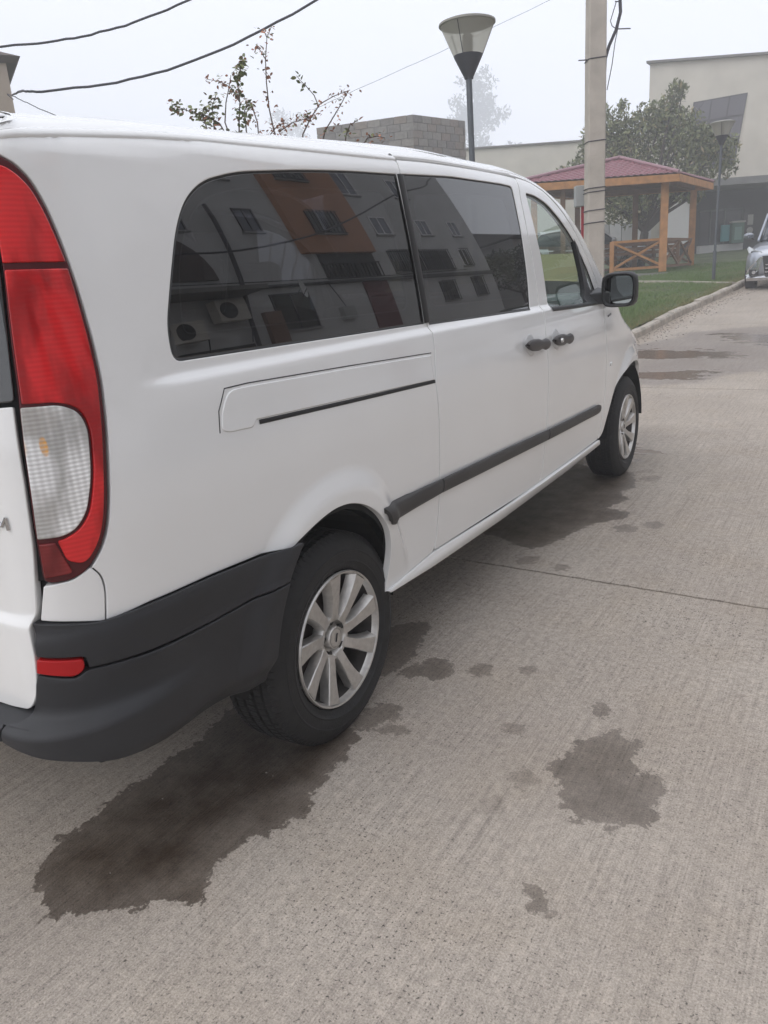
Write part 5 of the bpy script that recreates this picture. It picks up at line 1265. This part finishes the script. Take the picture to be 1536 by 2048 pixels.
# rose bush behind the van, each leaf its own piece
def rose_bush():
    def B(x, y, z, k=5.6/4.6): return far((x, y, z), k)
    base = (-2.95, 3.0, 0.1)
    t = thing('rose_bush', base, 'autumn rose bush with long thorny shoots rising behind the van roof', 'bush')
    R_, U_ = Vector((.8549, .5142, -.0691)), Vector((-.0924, .2819, .955)); F_ = Vector((-.5106, .81, -.2885)); C_ = Vector((1.2703, -1.7528, 1.3889))
    def W(x, y, dep): return C_+(F_+R_*((x-768)/1537.74)-U_*((y-1024)/1537.74))*dep
    rnd = random.Random(21)
    mb = MB(); g0 = Vector(base)
    shoots = [([(470, 300), (440, 248), (415, 232), (385, 225), (358, 215), (343, 208)], 5.6, 1, 20), ([(470, 300), (450, 245), (452, 205), (458, 175), (462, 150)], 5.7, 0, 0),
              ([(480, 300), (478, 250), (480, 205), (474, 160), (482, 135), (488, 118)], 5.55, 1, 34), ([(480, 205), (462, 175), (440, 163), (412, 158)], 5.5, 2, 14),
              ([(560, 300), (548, 262), (538, 215), (533, 165), (531, 120), (534, 75), (545, 48)], 5.6, 2, 12), ([(533, 122), (520, 100), (512, 88)], 5.6, 2, 7), ([(534, 75), (530, 66), (526, 62)], 5.6, 2, 3),
              ([(520, 300), (515, 245), (505, 215), (497, 200)], 5.75, 2, 14), ([(600, 310), (606, 268), (622, 235), (640, 208), (668, 192), (700, 180)], 5.5, 2, 12), ([(638, 214), (628, 190), (612, 172), (600, 160), (594, 152)], 5.55, 1, 3),
              ([(640, 310), (650, 262), (668, 232), (684, 205), (694, 185)], 5.65, 2, 9), ([(560, 262), (585, 245), (610, 238), (622, 232)], 5.5, 2, 16), ([(540, 270), (556, 250), (576, 246)], 5.5, 2, 12),
              ([(690, 300), (692, 272), (700, 250), (716, 240)], 5.6, 1, 3), ([(720, 300), (735, 276), (755, 272), (770, 276)], 5.6, 2, 9), ([(420, 300), (412, 250), (404, 232), (408, 215)], 5.6, 1, 15), ([(430, 300), (428, 245), (424, 215), (432, 190)], 5.65, 1, 16), ([(495, 300), (492, 250), (489, 222), (497, 208)], 5.6, 1, 10)]
    green = [mat('rose_leaf_%d' % i, c, .55, spec=.3) for i, c in enumerate(((.18, .205, .085), (.235, .245, .115), (.12, .14, .065)))]
    rust = [mat('rust_leaf_%d' % i, c, .6, spec=.25) for i, c in enumerate(((.42, .20, .125), (.33, .165, .11), (.22, .12, .085)))]
    def leafmesh(k, m):
        pts = [(0, 0, 0), (.25, .30, .03), (.62, .34, .05), (1.0, 0, -.06), (.62, -.34, .05), (.25, -.30, .03), (.5, 0, -.02)]
        me = bpy.data.meshes.new('leaf'); me.from_pydata([(a, b*k, c) for a, b, c in pts], [], [(0, 1, 6), (1, 2, 6), (2, 3, 6), (3, 4, 6), (4, 5, 6), (5, 0, 6)]); me.materials.append(m); return me
    lg = [leafmesh(.9, m) for m in green]; lr = [leafmesh(.7, m) for m in rust]
    LO = wloc(t); cnt = 0
    for pts, dep, kind, nl in shoots:
        P = [W(x, y, dep+.06*math.sin(i*1.7+x)) for i, (x, y) in enumerate(pts)]
        if pts[0][1] >= 300: P = [g0+Vector((rnd.uniform(-.25, .25), rnd.uniform(-.2, .2), 0)), g0.lerp(P[0], .5)+Vector((rnd.uniform(-.1, .1), 0, 0))]+P
        r0 = .0075 if pts[0][1] >= 300 else .0042
        mb.tube([tuple(p) for p in P], [max(.0016, r0*(1-i/len(P)*.8)) for i in range(len(P))], 6)
        vis = P[2:] if pts[0][1] >= 300 else P
        for j in range(len(vis)*3):                     # thorns
            f = rnd.random()*(len(vis)-1); k = int(f); q = vis[k].lerp(vis[k+1], f-k); a = Vector((rnd.uniform(-1, 1), rnd.uniform(-1, 1), rnd.uniform(-.2, .6))).normalized()
            mb.tube([tuple(q), tuple(q+a*.011)], [.0018, .0003], 3)
        for j in range(int(nl*4.4)):
            f = (rnd.random()**.75)*(len(vis)-1); k = min(int(f), len(vis)-2); q = vis[k].lerp(vis[k+1], f-k)
            q = q+Vector((rnd.gauss(0, .022), rnd.gauss(0, .022), rnd.gauss(0, .020)))
            src = (rnd.choice(lg) if (kind == 1 and rnd.random() < .80) or (kind == 0) or rnd.random() < .12 else rnd.choice(lr))
            o = bpy.data.objects.new('leaf', src); COL.objects.link(o); o.parent = t; o.location = q-LO
            s = rnd.uniform(.026, .050) if kind == 1 else rnd.uniform(.020, .040); o.scale = (s, s, s); cnt += 1
            o.rotation_euler = (rnd.uniform(-.9, .9), rnd.uniform(-.7, .9), rnd.uniform(0, 6.28))
    mb.build('stem', mat('rose_stem', (.085, .055, .045), .8), t, smooth=True)
rose_bush()
# low hedge standing where the bush grows (hidden foot of the planting)

# ------------------------------------------------------------------ gazebo
def gazebo():
    P1 = Vector((-4.05, 23.3, 0)); P2 = Vector((-3.9, 26.9, 0)); P0 = Vector((-7.25, 21.15, 0)); P3 = P0+(P2-P1)
    t = thing('gazebo', (-5.6, 24.0, .95), 'open orange timber gazebo with dark red metal tile roof on the lawn', 'gazebo')
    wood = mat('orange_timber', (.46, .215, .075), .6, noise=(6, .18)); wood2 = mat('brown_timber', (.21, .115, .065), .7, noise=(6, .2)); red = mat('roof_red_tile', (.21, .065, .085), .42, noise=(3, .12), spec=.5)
    zf = 1.05; ze = 3.62
    fl = MB(); c = (P0+P1+P2+P3)/4
    out = [c+(p-c)*1.10 for p in (P0, P1, P2, P3)]
    fl.prism([(p.x, p.y, .75) for p in out], (0, 0, .27)).build('floor_slab', mat('slab_grey', (.30, .29, .27), .9, noise=(3, .2)), t)
    def post(p, m=wood, w=.17): MB().box((p.x, p.y, (zf+ze)/2), (w, w, ze-zf), rz=.3).build('post', m, t)
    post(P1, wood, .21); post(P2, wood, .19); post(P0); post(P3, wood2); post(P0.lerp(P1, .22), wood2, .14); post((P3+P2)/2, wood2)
    # eave beams and fascia
    E = [c+(p-c)*1.27 for p in (P0, P1, P2, P3)]
    for a, b in zip(E, E[1:]+E[:1]): MB().bar((a.x, a.y, 3.60), (b.x, b.y, 3.60), .06, .20).build('fascia', wood, t)
    pp = [P0, P1, P2, P3]
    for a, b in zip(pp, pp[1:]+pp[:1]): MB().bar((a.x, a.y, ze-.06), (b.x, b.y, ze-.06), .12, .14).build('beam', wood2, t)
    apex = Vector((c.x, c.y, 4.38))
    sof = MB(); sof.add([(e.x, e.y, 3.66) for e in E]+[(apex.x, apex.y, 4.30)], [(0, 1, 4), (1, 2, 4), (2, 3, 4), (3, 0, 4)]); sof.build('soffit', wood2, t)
    # pressed metal tiles: stepped rows with rounded pans, one sheet per slope
    for a, b in zip(E, E[1:]+E[:1]):
        a3 = Vector((a.x, a.y, 3.70)); b3 = Vector((b.x, b.y, 3.70)); L_ = (b3-a3).length; nrm = (b3-a3).cross(apex-a3).normalized()
        if nrm.z < 0: nrm = -nrm
        rows = 11; V = []; F = []
        nc = int(L_/.19)*4
        for r_ in range(rows*3+1):
            tt = r_/(rows*3); st = (r_ % 3)/3.
            for k in range(nc+1):
                s2 = k/nc; lo = tt/2; x = min(max(s2, lo), 1-lo)
                p = a3.lerp(b3, x)+(apex-(a3+b3)/2)*tt
                hgt = .028*(.5+.5*math.cos(2*math.pi*(x*L_)/.19))+.035*(1-st)
                V.append(tuple(p+nrm*hgt))
        w_ = nc+1
        for r_ in range(rows*3):
            for k in range(nc):
                F.append((r_*w_+k, r_*w_+k+1, (r_+1)*w_+k+1, (r_+1)*w_+k))
        tl = mesh('roof_tiles', V, F, red, t, smooth=False); tl['kind'] = 'stuff'
    rdg = mat('roof_ridge_red', (.30, .16, .19), .4)
    for e in E: MB().tube([(e.x, e.y, 3.76), (apex.x, apex.y, 4.46)], .055, 8).build('ridge_cap', rdg, t, smooth=True)
    # railings
    def rail(a, b, n, m):
        d = b-a; u = d.normalized(); z0, z1 = zf+.14, zf+.92
        MB().bar((a.x, a.y, z1), (b.x, b.y, z1), .09, .07).build('rail', m, t); MB().bar((a.x, a.y, z0), (b.x, b.y, z0), .09, .07).build('rail', m, t)
        for i in range(n):
            p = a+d*(i/n)+u*.05; q = a+d*((i+1)/n)-u*.05
            MB().bar((p.x, p.y, z0+.04), (q.x, q.y, z1-.04), .05, .06).build('cross_brace', m, t)
            MB().bar((p.x+.03, p.y-.03, z1-.04), (q.x+.03, q.y-.03, z0+.04), .05, .06).build('cross_brace', m, t)
            if i: MB().box(((a+d*(i/n)).x, (a+d*(i/n)).y, (z0+z1)/2), (.09, .09, z1-z0)).build('baluster', m, t)
    rail(P0.lerp(P1, .60), P1, 1, wood); m0 = P0.lerp(P1, .60); MB().box((m0.x, m0.y, zf+.47), (.12, .12, .94), rz=.3).build('rail_post', wood, t)
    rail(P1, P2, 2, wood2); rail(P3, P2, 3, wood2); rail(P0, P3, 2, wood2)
    # bench along the back and a table
    inn = [c+(p-c)*.80 for p in pp]
    for (a, b) in ((inn[3], inn[2]), (inn[0], inn[3])):
        for k, (z, off) in enumerate(((zf+.42, 0), (zf+.42, .12), (zf+.42, .24), (zf+.60, -.06), (zf+.74, -.08), (zf+.88, -.10))):
            o = (c-(a+b)/2).normalized()*off
            MB().bar((a.x+o.x, a.y+o.y, z), (b.x+o.x, b.y+o.y, z), .10 if k < 3 else .03, .03 if k < 3 else .10).build('bench_slat', wood2, t)
gazebo()

# ------------------------------------------------------------------ other vehicles
def car(name, loc, rz, rx, label, paint_c, metal, H=1.70, Lc=4.6, Wd=.90, hood=1.02, group=None, grille=True, hz=0.):
    t = thing(name, loc, label, 'car', group)
    pm = mat(name+'_paint', paint_c, .28, metal=metal, coat=.5); dk = mat('car_dark', (.02, .02, .022), .5); gl = mat('car_glass', (.03, .04, .05), .06, spec=.9); ch = mat('chrome_trim', (.62, .63, .66), .2, metal=.9)
    def ring(y, w, zb, zt, inset=0., n=24, pw=4.):
        out = []
        for k in range(n):
            a = 2*math.pi*k/n+math.pi/n; c_, s_ = math.cos(a), math.sin(a); q = (abs(c_)**pw+abs(s_)**pw)**(-1/pw)
            z = (zb+zt)/2+(zt-zb)/2*s_*q; ww = w-(inset*max(0, s_*q)); out.append((c_*q*ww, y, z))
        return out
    st = [(0.0, .62*Wd/.9, .50, .66+hz), (.04, .74, .36, .82+hz), (.16, .84, .30, hood-.13+hz*.6), (.45, .885, .28, hood-.05), (.9, .90, .28, hood), (1.35, .90, .28, hood+.05), (2.4, .90, .28, hood+.06), (3.6, .90, .28, hood+.07), (4.3, .88, .30, hood+.05), (Lc-.08, .82, .34, hood-.02), (Lc, .70, .42, hood-.2)]
    R_ = [ring(y, w*Wd/.9, zb, zt, .03) for y, w, zb, zt in st]; n = 24
    V = sum(R_, []); F = [(i*n+k, i*n+(k+1) % n, (i+1)*n+(k+1) % n, (i+1)*n+k) for i in range(len(R_)-1) for k in range(n)]+[tuple(range(n)), tuple((len(R_)-1)*n+k for k in range(n))]
    auto(mesh('body', V, F, pm, t, smooth=True, local=True), 50)
    g = [(1.15, .70, hood-.02, hood+.04), (1.75, .72, hood-.02, H-.12), (2.05, .70, hood-.02, H-.03), (3.2, .70, hood-.02, H-.03), (3.9, .68, hood-.02, H-.10), (4.35, .64, hood-.02, hood+.14)]
    R_ = [ring(y, w*Wd/.9, zb, zt, .10, pw=5) for y, w, zb, zt in g]
    V = sum(R_, []); F = [(i*n+k, i*n+(k+1) % n, (i+1)*n+(k+1) % n, (i+1)*n+k) for i in range(len(R_)-1) for k in range(n)]
    auto(mesh('cabin_glass', V, F, gl, t, smooth=True, local=True), 50)
    rf = MB(); V = []
    for y, w in ((1.80, .60), (2.05, .60), (2.7, .60), (3.3, .60), (3.85, .58)):
        z = np.interp(y, [1.75, 2.05, 3.2, 3.9], [H-.12, H-.03, H-.03, H-.10])+.012
        V += [(-w-.02, y, z-.06), (-w+.06, y, z), (0, y, z+.03), (w-.06, y, z), (w+.02, y, z-.06)]
    auto(mesh('roof', V, [(i*5+k, i*5+k+1, (i+1)*5+k+1, (i+1)*5+k) for i in range(4) for k in range(4)], pm, t, smooth=True, local=True), 60)
    for sx in (-1, 1):
        for (a, b) in (((sx*.73, 1.17, hood+.02), (sx*.62, 1.83, H-.12)), ((sx*.745, 2.62, hood+.03), (sx*.665, 2.62, H-.10)), ((sx*.74, 4.3, hood+.08), (sx*.62, 3.85, H-.14))):
            m_ = MB().bar(a, b, .045, .04); mesh('pillar', m_.V, m_.F, pm, t, local=True)
        # headlamp, fog lamp, mirror
        hl = [(sx*.52, .060, .70), (sx*.80, .17, .74), (sx*.865, .36, .84), (sx*.83, .33, .89), (sx*.70, .12, .83), (sx*.52, .045, .77)]
        m_ = MB().prism([(x, y-.025, z+hz) for x, y, z in hl], (0, .12, 0)); h = mesh('headlight', m_.V, m_.F, mat('headlight', (.55, .58, .62), .12, spec=.9, coat=.6), t, local=True)
        m_ = MB().prism([(x*.99, y-.030, z+hz) for x, y, z in [(sx*.60, .08, .73), (sx*.76, .15, .755), (sx*.76, .15, .79), (sx*.60, .075, .775)]], (0, .03, 0)); mesh('lamp_core', m_.V, m_.F, dk, h, local=True)
        m_ = MB().box((sx*.66, .06, .46), (.20, .12, .13)); b_ = mesh('fog_surround', m_.V, m_.F, dk, t, local=True)
        m_ = MB().lathe([(.001, 0), (.04, 0)], (0, 0, 0), 'X', 14); mesh('fog_lamp', [(sx*.66+y, -.006, .46+z) for x, y, z in m_.V], m_.F, ch, b_, local=True)
        m_ = MB()
        V = []
        for (u, w, h_) in ((0, .02, .03), (.03, .10, .065), (.09, .12, .075), (.14, .10, .06), (.16, .03, .02)):
            V += [(sx*(.98)+w*math.cos(a), 1.38+u, hood+.14+h_*math.sin(a)) for a in np.linspace(0, 6.283, 12, endpoint=False)]
        mi = mesh('wing_mirror', V, [(i*12+k, i*12+(k+1) % 12, (i+1)*12+(k+1) % 12, (i+1)*12+k) for i in range(4) for k in range(12)]+[tuple(range(12))], pm, t, smooth=True, local=True)
        m_ = MB().bar((sx*.86, 1.46, hood+.05), (sx*.95, 1.46, hood+.11), .05, .04); mesh('mirror_arm', m_.V, m_.F, dk, mi, local=True)
        # wide chrome wings beside the grille
        m_ = MB().prism([(sx*.84, .10, .40), (sx*.80, .07, .52), (sx*.55, .005, .66+hz), (sx*.48, .0, .66+hz), (sx*.56, .01, .50), (sx*.78, .06, .36)], (0, -.025, 0)); mesh('chrome_wing', m_.V, m_.F, ch, t, local=True)
    if grille:
        m_ = MB().prism([(-.50, -.005, .68+hz), (.50, -.005, .68+hz), (.42, -.02, .36), (-.42, -.02, .36)], (0, -.015, 0)); gr = mesh('grille', m_.V, m_.F, dk, t, local=True)
        for z in (.46, .54, .62): m_ = MB().box((0, -.045, z), (.84, .02, .022)); mesh('grille_bar', m_.V, m_.F, ch, gr, local=True)
    m_ = MB(); V = []
    for x in np.linspace(-.82, .82, 9): V += [(x, .10*(abs(x)/.82)**3-.02, .40-.02), (x, .10*(abs(x)/.82)**3-.06, .34), (x, .10*(abs(x)/.82)**3-.02, .27)]
    auto(mesh('bumper', V, [(i*3+k, i*3+k+1, (i+1)*3+k+1, (i+1)*3+k) for i in range(8) for k in range(2)], ch, t, smooth=True, local=True), 50)
    m_ = MB().box((0, -.07, .41), (.50, .015, .11)); mesh('number_plate', m_.V, m_.F, mat('plate_white', (.6, .6, .6), .5), t, local=True)
    for sx in (-1, 1):
        for y in (.86, 3.62):
            w = MB().lathe([(.20, .10), (.225, .112), (.27, .112), (.315, .10), (.335, .06), (.335, -.08), (.31, -.11), (.20, -.11)], (0, 0, 0), 'X', 40)
            V = [(sx*(.80+x), y+a, .335+b) for x, a, b in w.V]; wh = mesh('wheel', V, w.F, mat('tyre_rubber'), t, smooth=True, local=True)
            r_ = MB().lathe([(.001, .07), (.05, .075), (.06, .06)], (0, 0, 0), 'X', 20)
            for k in range(5):
                a = k*1.2566; r_.bar((.065, .04*math.cos(a), .04*math.sin(a)), (.09, .20*math.cos(a), .20*math.sin(a)), .055, .02, up=(1, 0, 0))
            r_.lathe([(.19, .095), (.205, .11), (.212, .105)], (0, 0, 0), 'X', 30)
            mesh('rim', [(sx*(.80+x), y+a, .335+b) for x, a, b in r_.V], r_.F, mat('wheel_alloy'), wh, local=True)
            ad = MB().lathe([(.001, .03), (.20, .03)], (0, 0, 0), 'X', 24); mesh('wheel_back', [(sx*(.80+x), y+a, .335+b) for x, a, b in ad.V], ad.F, mat('wheel_dark'), wh, local=True)
            arc = [(sx*.905, y+.385*math.cos(a), .335+.385*math.sin(a)) for a in np.linspace(-.1, math.pi+.1, 16)]
            in_ = [(sx*.905, y+.335*math.cos(a), .335+.335*math.sin(a)) for a in np.linspace(-.1, math.pi+.1, 16)]
            mesh('wheel_arch', arc+in_, [(i, i+1, 17+i, 16+i) for i in range(15)], dk, t, local=True)
    t.rotation_euler = (rx, 0, rz)
    return t
car('silver_suv', (-.32, 18.35, .505), 0, .045, 'silver off-road car facing the camera at the right edge of the road', (.36, .385, .44), .6, H=1.80, hood=1.08, hz=.13)
car('white_saloon', (-5.35, 27.3, 1.08), math.radians(119), 0, 'white car parked behind the gazebo railing with its front under the leafy tree', (.62, .62, .63), .1, H=1.55, hood=.92)

# ------------------------------------------------------------------ the street side the van windows mirror
def apartment_block():
    t = thing('apartment_block', (13, 16, 0), 'grey apartment block with an orange stair bay mirrored in the dark van windows', 'apartment block')
    gm = wallmat('grey_render', (.50, .50, .505), .7, .08); om = wallmat('orange_render', (.42, .21, .12)); dm = mat('dark_opening', (.02, .02, .022), .6); rm = mat('maroon', (.12, .03, .035), .6)
    fr = Frame((13, 32.8), (0, -1)); fr.n = Vector((-1, 0, 0))
    E = lambda y: 32.8-y
    fr.one('wall', gm, t, 0, 46, -.3, 14.6, 0, -9)
    fr.one('parapet', mat('parapet_dark', (.14, .14, .15), .8), t, -.15, 46, 14.6, 14.8, .15, -9)
    fr.one('stair_bay', om, t, E(23.15), E(18.9), 6.75, 14.4, .002, .22)
    fr.one('stair_opening', dm, t, E(23.1), E(19.7), 5.45, 6.74, .003, .02)
    b = MB()
    for i in range(16): e = E(23.1)+i*3.4/15; fr.box(b, e-.015, e+.015, 5.45, 6.2, .10, .13)
    fr.box(b, E(23.15), E(19.65), 6.18, 6.24, .09, .14); b.build('stair_railing', mat('iron_bars'), t)
    fr.one('maroon_door_bay', rm, t, E(23.2), E(21.6), 0, 5.2, .004, .06)
    fr.one('string_course', mat('course_dark', (.10, .10, .105), .8), t, 0, 46, 5.22, 5.36, .0, .10)
    wf = mat('window_white', (.70, .70, .72), .5); df = mat('window_dark_frame', (.05, .045, .06), .5); pg = mat('pane_bluegrey', (.10, .11, .15), .1, spec=.8)
    W = [(20.0, 21.7, 7.7, 8.85, dkglass, df, 1, 8), (19.6, 21.3, 10.5, 11.6, dkglass, df, 1, 8), (16.7, 17.6, 7.8, 8.9, pg, df, 1, 0), (24.2, 25.4, 7.8, 8.85, pg, wf, 1, 0), (23.4, 24.6, 10.1, 11.5, pg, wf, 1, 0),
         (27.7, 28.7, 7.8, 8.8, pg, wf, 1, 0), (27.4, 28.5, 10.2, 11.4, pg, wf, 1, 0), (30.6, 31.5, 7.8, 8.8, pg, wf, 1, 0), (24.2, 26.6, 5.6, 6.85, dkglass, df, 2, 14), (26.75, 29.1, 5.6, 6.85, dkglass, df, 2, 14),
         (27.2, 28.5, 3.7, 4.9, dkglass, df, 1, 7), (30.3, 31.4, 3.8, 5.0, dkglass, df, 1, 6), (30.2, 31.1, 5.8, 6.9, dkglass, wf, 1, 5), (16.4, 18.3, 3.3, 4.95, dkglass, df, 1, 0), (13.2, 14.4, 7.8, 8.9, pg, df, 1, 0), (16.4, 17.4, 10.3, 11.5, pg, wf, 1, 0),
         (12.6, 13.9, 10.3, 11.5, pg, wf, 1, 0), (9.0, 10.3, 7.8, 8.9, pg, wf, 1, 0), (5.0, 6.3, 7.8, 8.9, pg, wf, 1, 0), (1.0, 2.3, 7.8, 8.9, pg, wf, 1, 0), (9.0, 10.3, 10.3, 11.5, pg, wf, 1, 0), (5.0, 6.3, 10.3, 11.5, pg, wf, 1, 0), (1.0, 2.3, 10.3, 11.5, pg, wf, 1, 0),
         (8.0, 9.8, 3.3, 4.9, dkglass, df, 1, 8), (3.5, 5.3, 3.3, 4.9, dkglass, df, 1, 8), (-1.5, .3, 3.3, 4.9, dkglass, df, 1, 8), (24.2, 25.6, 13.0, 14.1, pg, wf, 1, 0), (28, 29.2, 13.0, 14.1, pg, wf, 1, 0), (16.4, 17.6, 12.9, 14.0, pg, wf, 1, 0), (20, 21.4, 13.0, 14.0, dkglass, df, 1, 6)]
    for y0, y1, z0, z1, g, f, nv, bars in W: window(fr, t, E(y1), E(y0), z0, z1, g, f, nv, 0, bars, d=.225 if (18.9 < y0 < 23 and z0 > 6.8) else .001)
    # ground floor: dark recess with round arch at the near end
    fr.one('dark_recess', dm, t, E(15.0), E(10.2), 0, 3.0, .003, .05)
    P = [fr.p(E(12.9)+1.7*math.cos(a), 5.7+1.9*math.sin(a), .02) for a in np.linspace(0, math.pi, 14)]
    MB().prism(P, (-.06, 0, 0)).build('arched_opening', mat('arch_brown', (.05, .032, .028), .6), t)
    fr.one('awning', mat('awning_grey', (.17, .165, .16), .8), t, E(15.2), E(10.0), 4.95, 5.12, .0, 1.1)
    c = mat('cable_black'); 
    for pts, r in (([(12.85, 33, 5.12), (12.84, 26, 5.16), (12.84, 19, 5.30), (12.84, 12, 5.18), (12.84, 5, 5.25), (12.84, -5, 5.2)], .035), ([(12.86, 30, 5.5), (12.86, 24, 5.42), (12.86, 16, 5.5), (12.86, 8, 5.6)], .02)):
        MB().tube(pts, r, 6).build('wall_conduit', c, t)
    MB().tube([(12.8, 15.45, 8.9), (12.8, 15.5, 8.3), (12.8, 15.45, 7.0), (12.8, 15.3, 5.6), (12.8, 15.0, 4.0), (12.8, 14.9, 0)], .07, 8).build('drain_pipe', c, t, smooth=True)
    MB().tube([(12.9, 19.5, 5.2), (12.88, 19.7, 4.6), (12.88, 19.9, 4.05)], .02, 5).build('cable_drop', c, t)
    fr.one('junction_box', mat('box_grey'), t, E(20.3), E(19.6), 3.45, 4.05, .0, .18)
    fr.one('meter_column', mat('clay_brown', (.20, .12, .09), .8), t, E(16.5), E(15.75), .4, 4.2, .0, .15)
    def acu(y, z, label, s=1.):
        a = thing('air_conditioner', (12.7, y, z), label, 'air conditioner', 'air conditioners on the apartment wall')
        MB().box((12.72, y, z+.33*s), (.34, .95*s, .66*s)).build('casing', mat('ac_white', (.55, .52, .47), .5), a, bevel=.02)
        g = MB().lathe([(.001, 0), (.26*s, 0), (.26*s, -.02)], (12.545, y-.15*s, z+.33*s), 'X', 24).build('fan_grille', dm, a)
        MB().tube([(12.6, y+.5*s, z+.2), (12.75, y+.55*s, z-.3), (12.85, y+.5*s, z-.9)], .02, 6).build('pipe', c, a)
    acu(14.2, 3.95, 'beige air conditioner on the apartment wall mirrored in the rear side window, higher of two', 1.25)
    acu(12.4, 3.35, 'beige air conditioner mirrored in the lower left corner of the rear side window', 1.15)
    d = thing('satellite_dish', (12.6, 17.2, 4.9), 'pale satellite dish on a wall arm mirrored above the dark barred window', 'satellite dish')
    V = []; n = 20
    for i in range(4):
        r = .42*i/3
        for k in range(n):
            a = 2*math.pi*k/n; V.append((12.45-.10*(i/3)**2+r*math.cos(a)*.35, 17.3+r*math.cos(a)*.8, 4.95+r*math.sin(a)))
    MB().add(V, [(i*n+k, i*n+(k+1) % n, (i+1)*n+(k+1) % n, (i+1)*n+k) for i in range(3) for k in range(n)]).build('dish', mat('dish_grey', (.6, .6, .6), .5), d, smooth=True)
    MB().tube([(12.98, 17.3, 4.8), (12.6, 17.3, 4.8), (12.5, 17.3, 4.95)], .02, 6).build('arm', c, d); MB().tube([(12.5, 17.3, 4.6), (12.1, 17.1, 4.85)], .012, 5).build('feed_arm', c, d)
apartment_block()
cable([(9.6, -6, 6.2), (9.3, -1, 5.7), (9.1, 5, 5.25), (9, 9, 5.2), (9, 10.96, 5.27), (9, 12.58, 5.52), (9, 14.34, 5.91), (9, 16.68, 6.71), (9, 19.38, 7.76), (9, 21.85, 8.41), (9, 23.05, 9.06), (9, 30, 12)], .03, 'black overhead cable mirrored as a curve across both dark van windows', name='street_cable')
def far_house():
    t = thing('hillside_house', (17, 44, 1.5), 'white house with dark pitched roof mirrored in the sliding door window', 'house')
    MB().box((17.5, 43.0, 4.6), (8, 9, 6.6)).build('wall', wallmat('white_render', (.55, .54, .52)), t)
    MB().add([(12.7, 37.6, 7.9), (22.5, 37.6, 7.9), (22.5, 48.5, 7.9), (12.7, 48.5, 7.9), (17.5, 40.5, 10.2), (17.5, 46, 10.2)], [(0, 1, 4), (1, 2, 5, 4), (2, 3, 5), (3, 0, 4, 5)]).build('roof', mat('roof_dark', (.05, .045, .045), .8), t)
    fr = Frame((13.5, 47.5), (0, -1)); fr.n = Vector((-1, 0, 0))
    for e in (1.0, 4.0, 6.8):
        window(fr, t, e, e+1.2, 5.3, 6.6, dkglass, mat('window_white'), 1); window(fr, t, e, e+1.2, 2.6, 3.9, dkglass, mat('window_white'), 1)
    fr.one('red_porch', mat('porch_red', (.20, .04, .04), .7), t, 3.2, 8.6, 4.4, 4.9, 0, 1.6)
far_house()
tree('street_tree', (13.2, 36.3, 1.4), 'dark leafy tree mirrored beside the house in the sliding door window', 2.2, .16, 1.5, 2, .8, 5200, .20, leafmat('leaf_dark', (.02, .03, .014), (.05, .065, .03)), 8)
car('white_hatchback', (5.6, 15.4, .42), math.radians(4), .03, 'white car parked across the road, mirrored low in the sliding door window', (.62, .62, .63), .1, H=1.50, hood=.98)
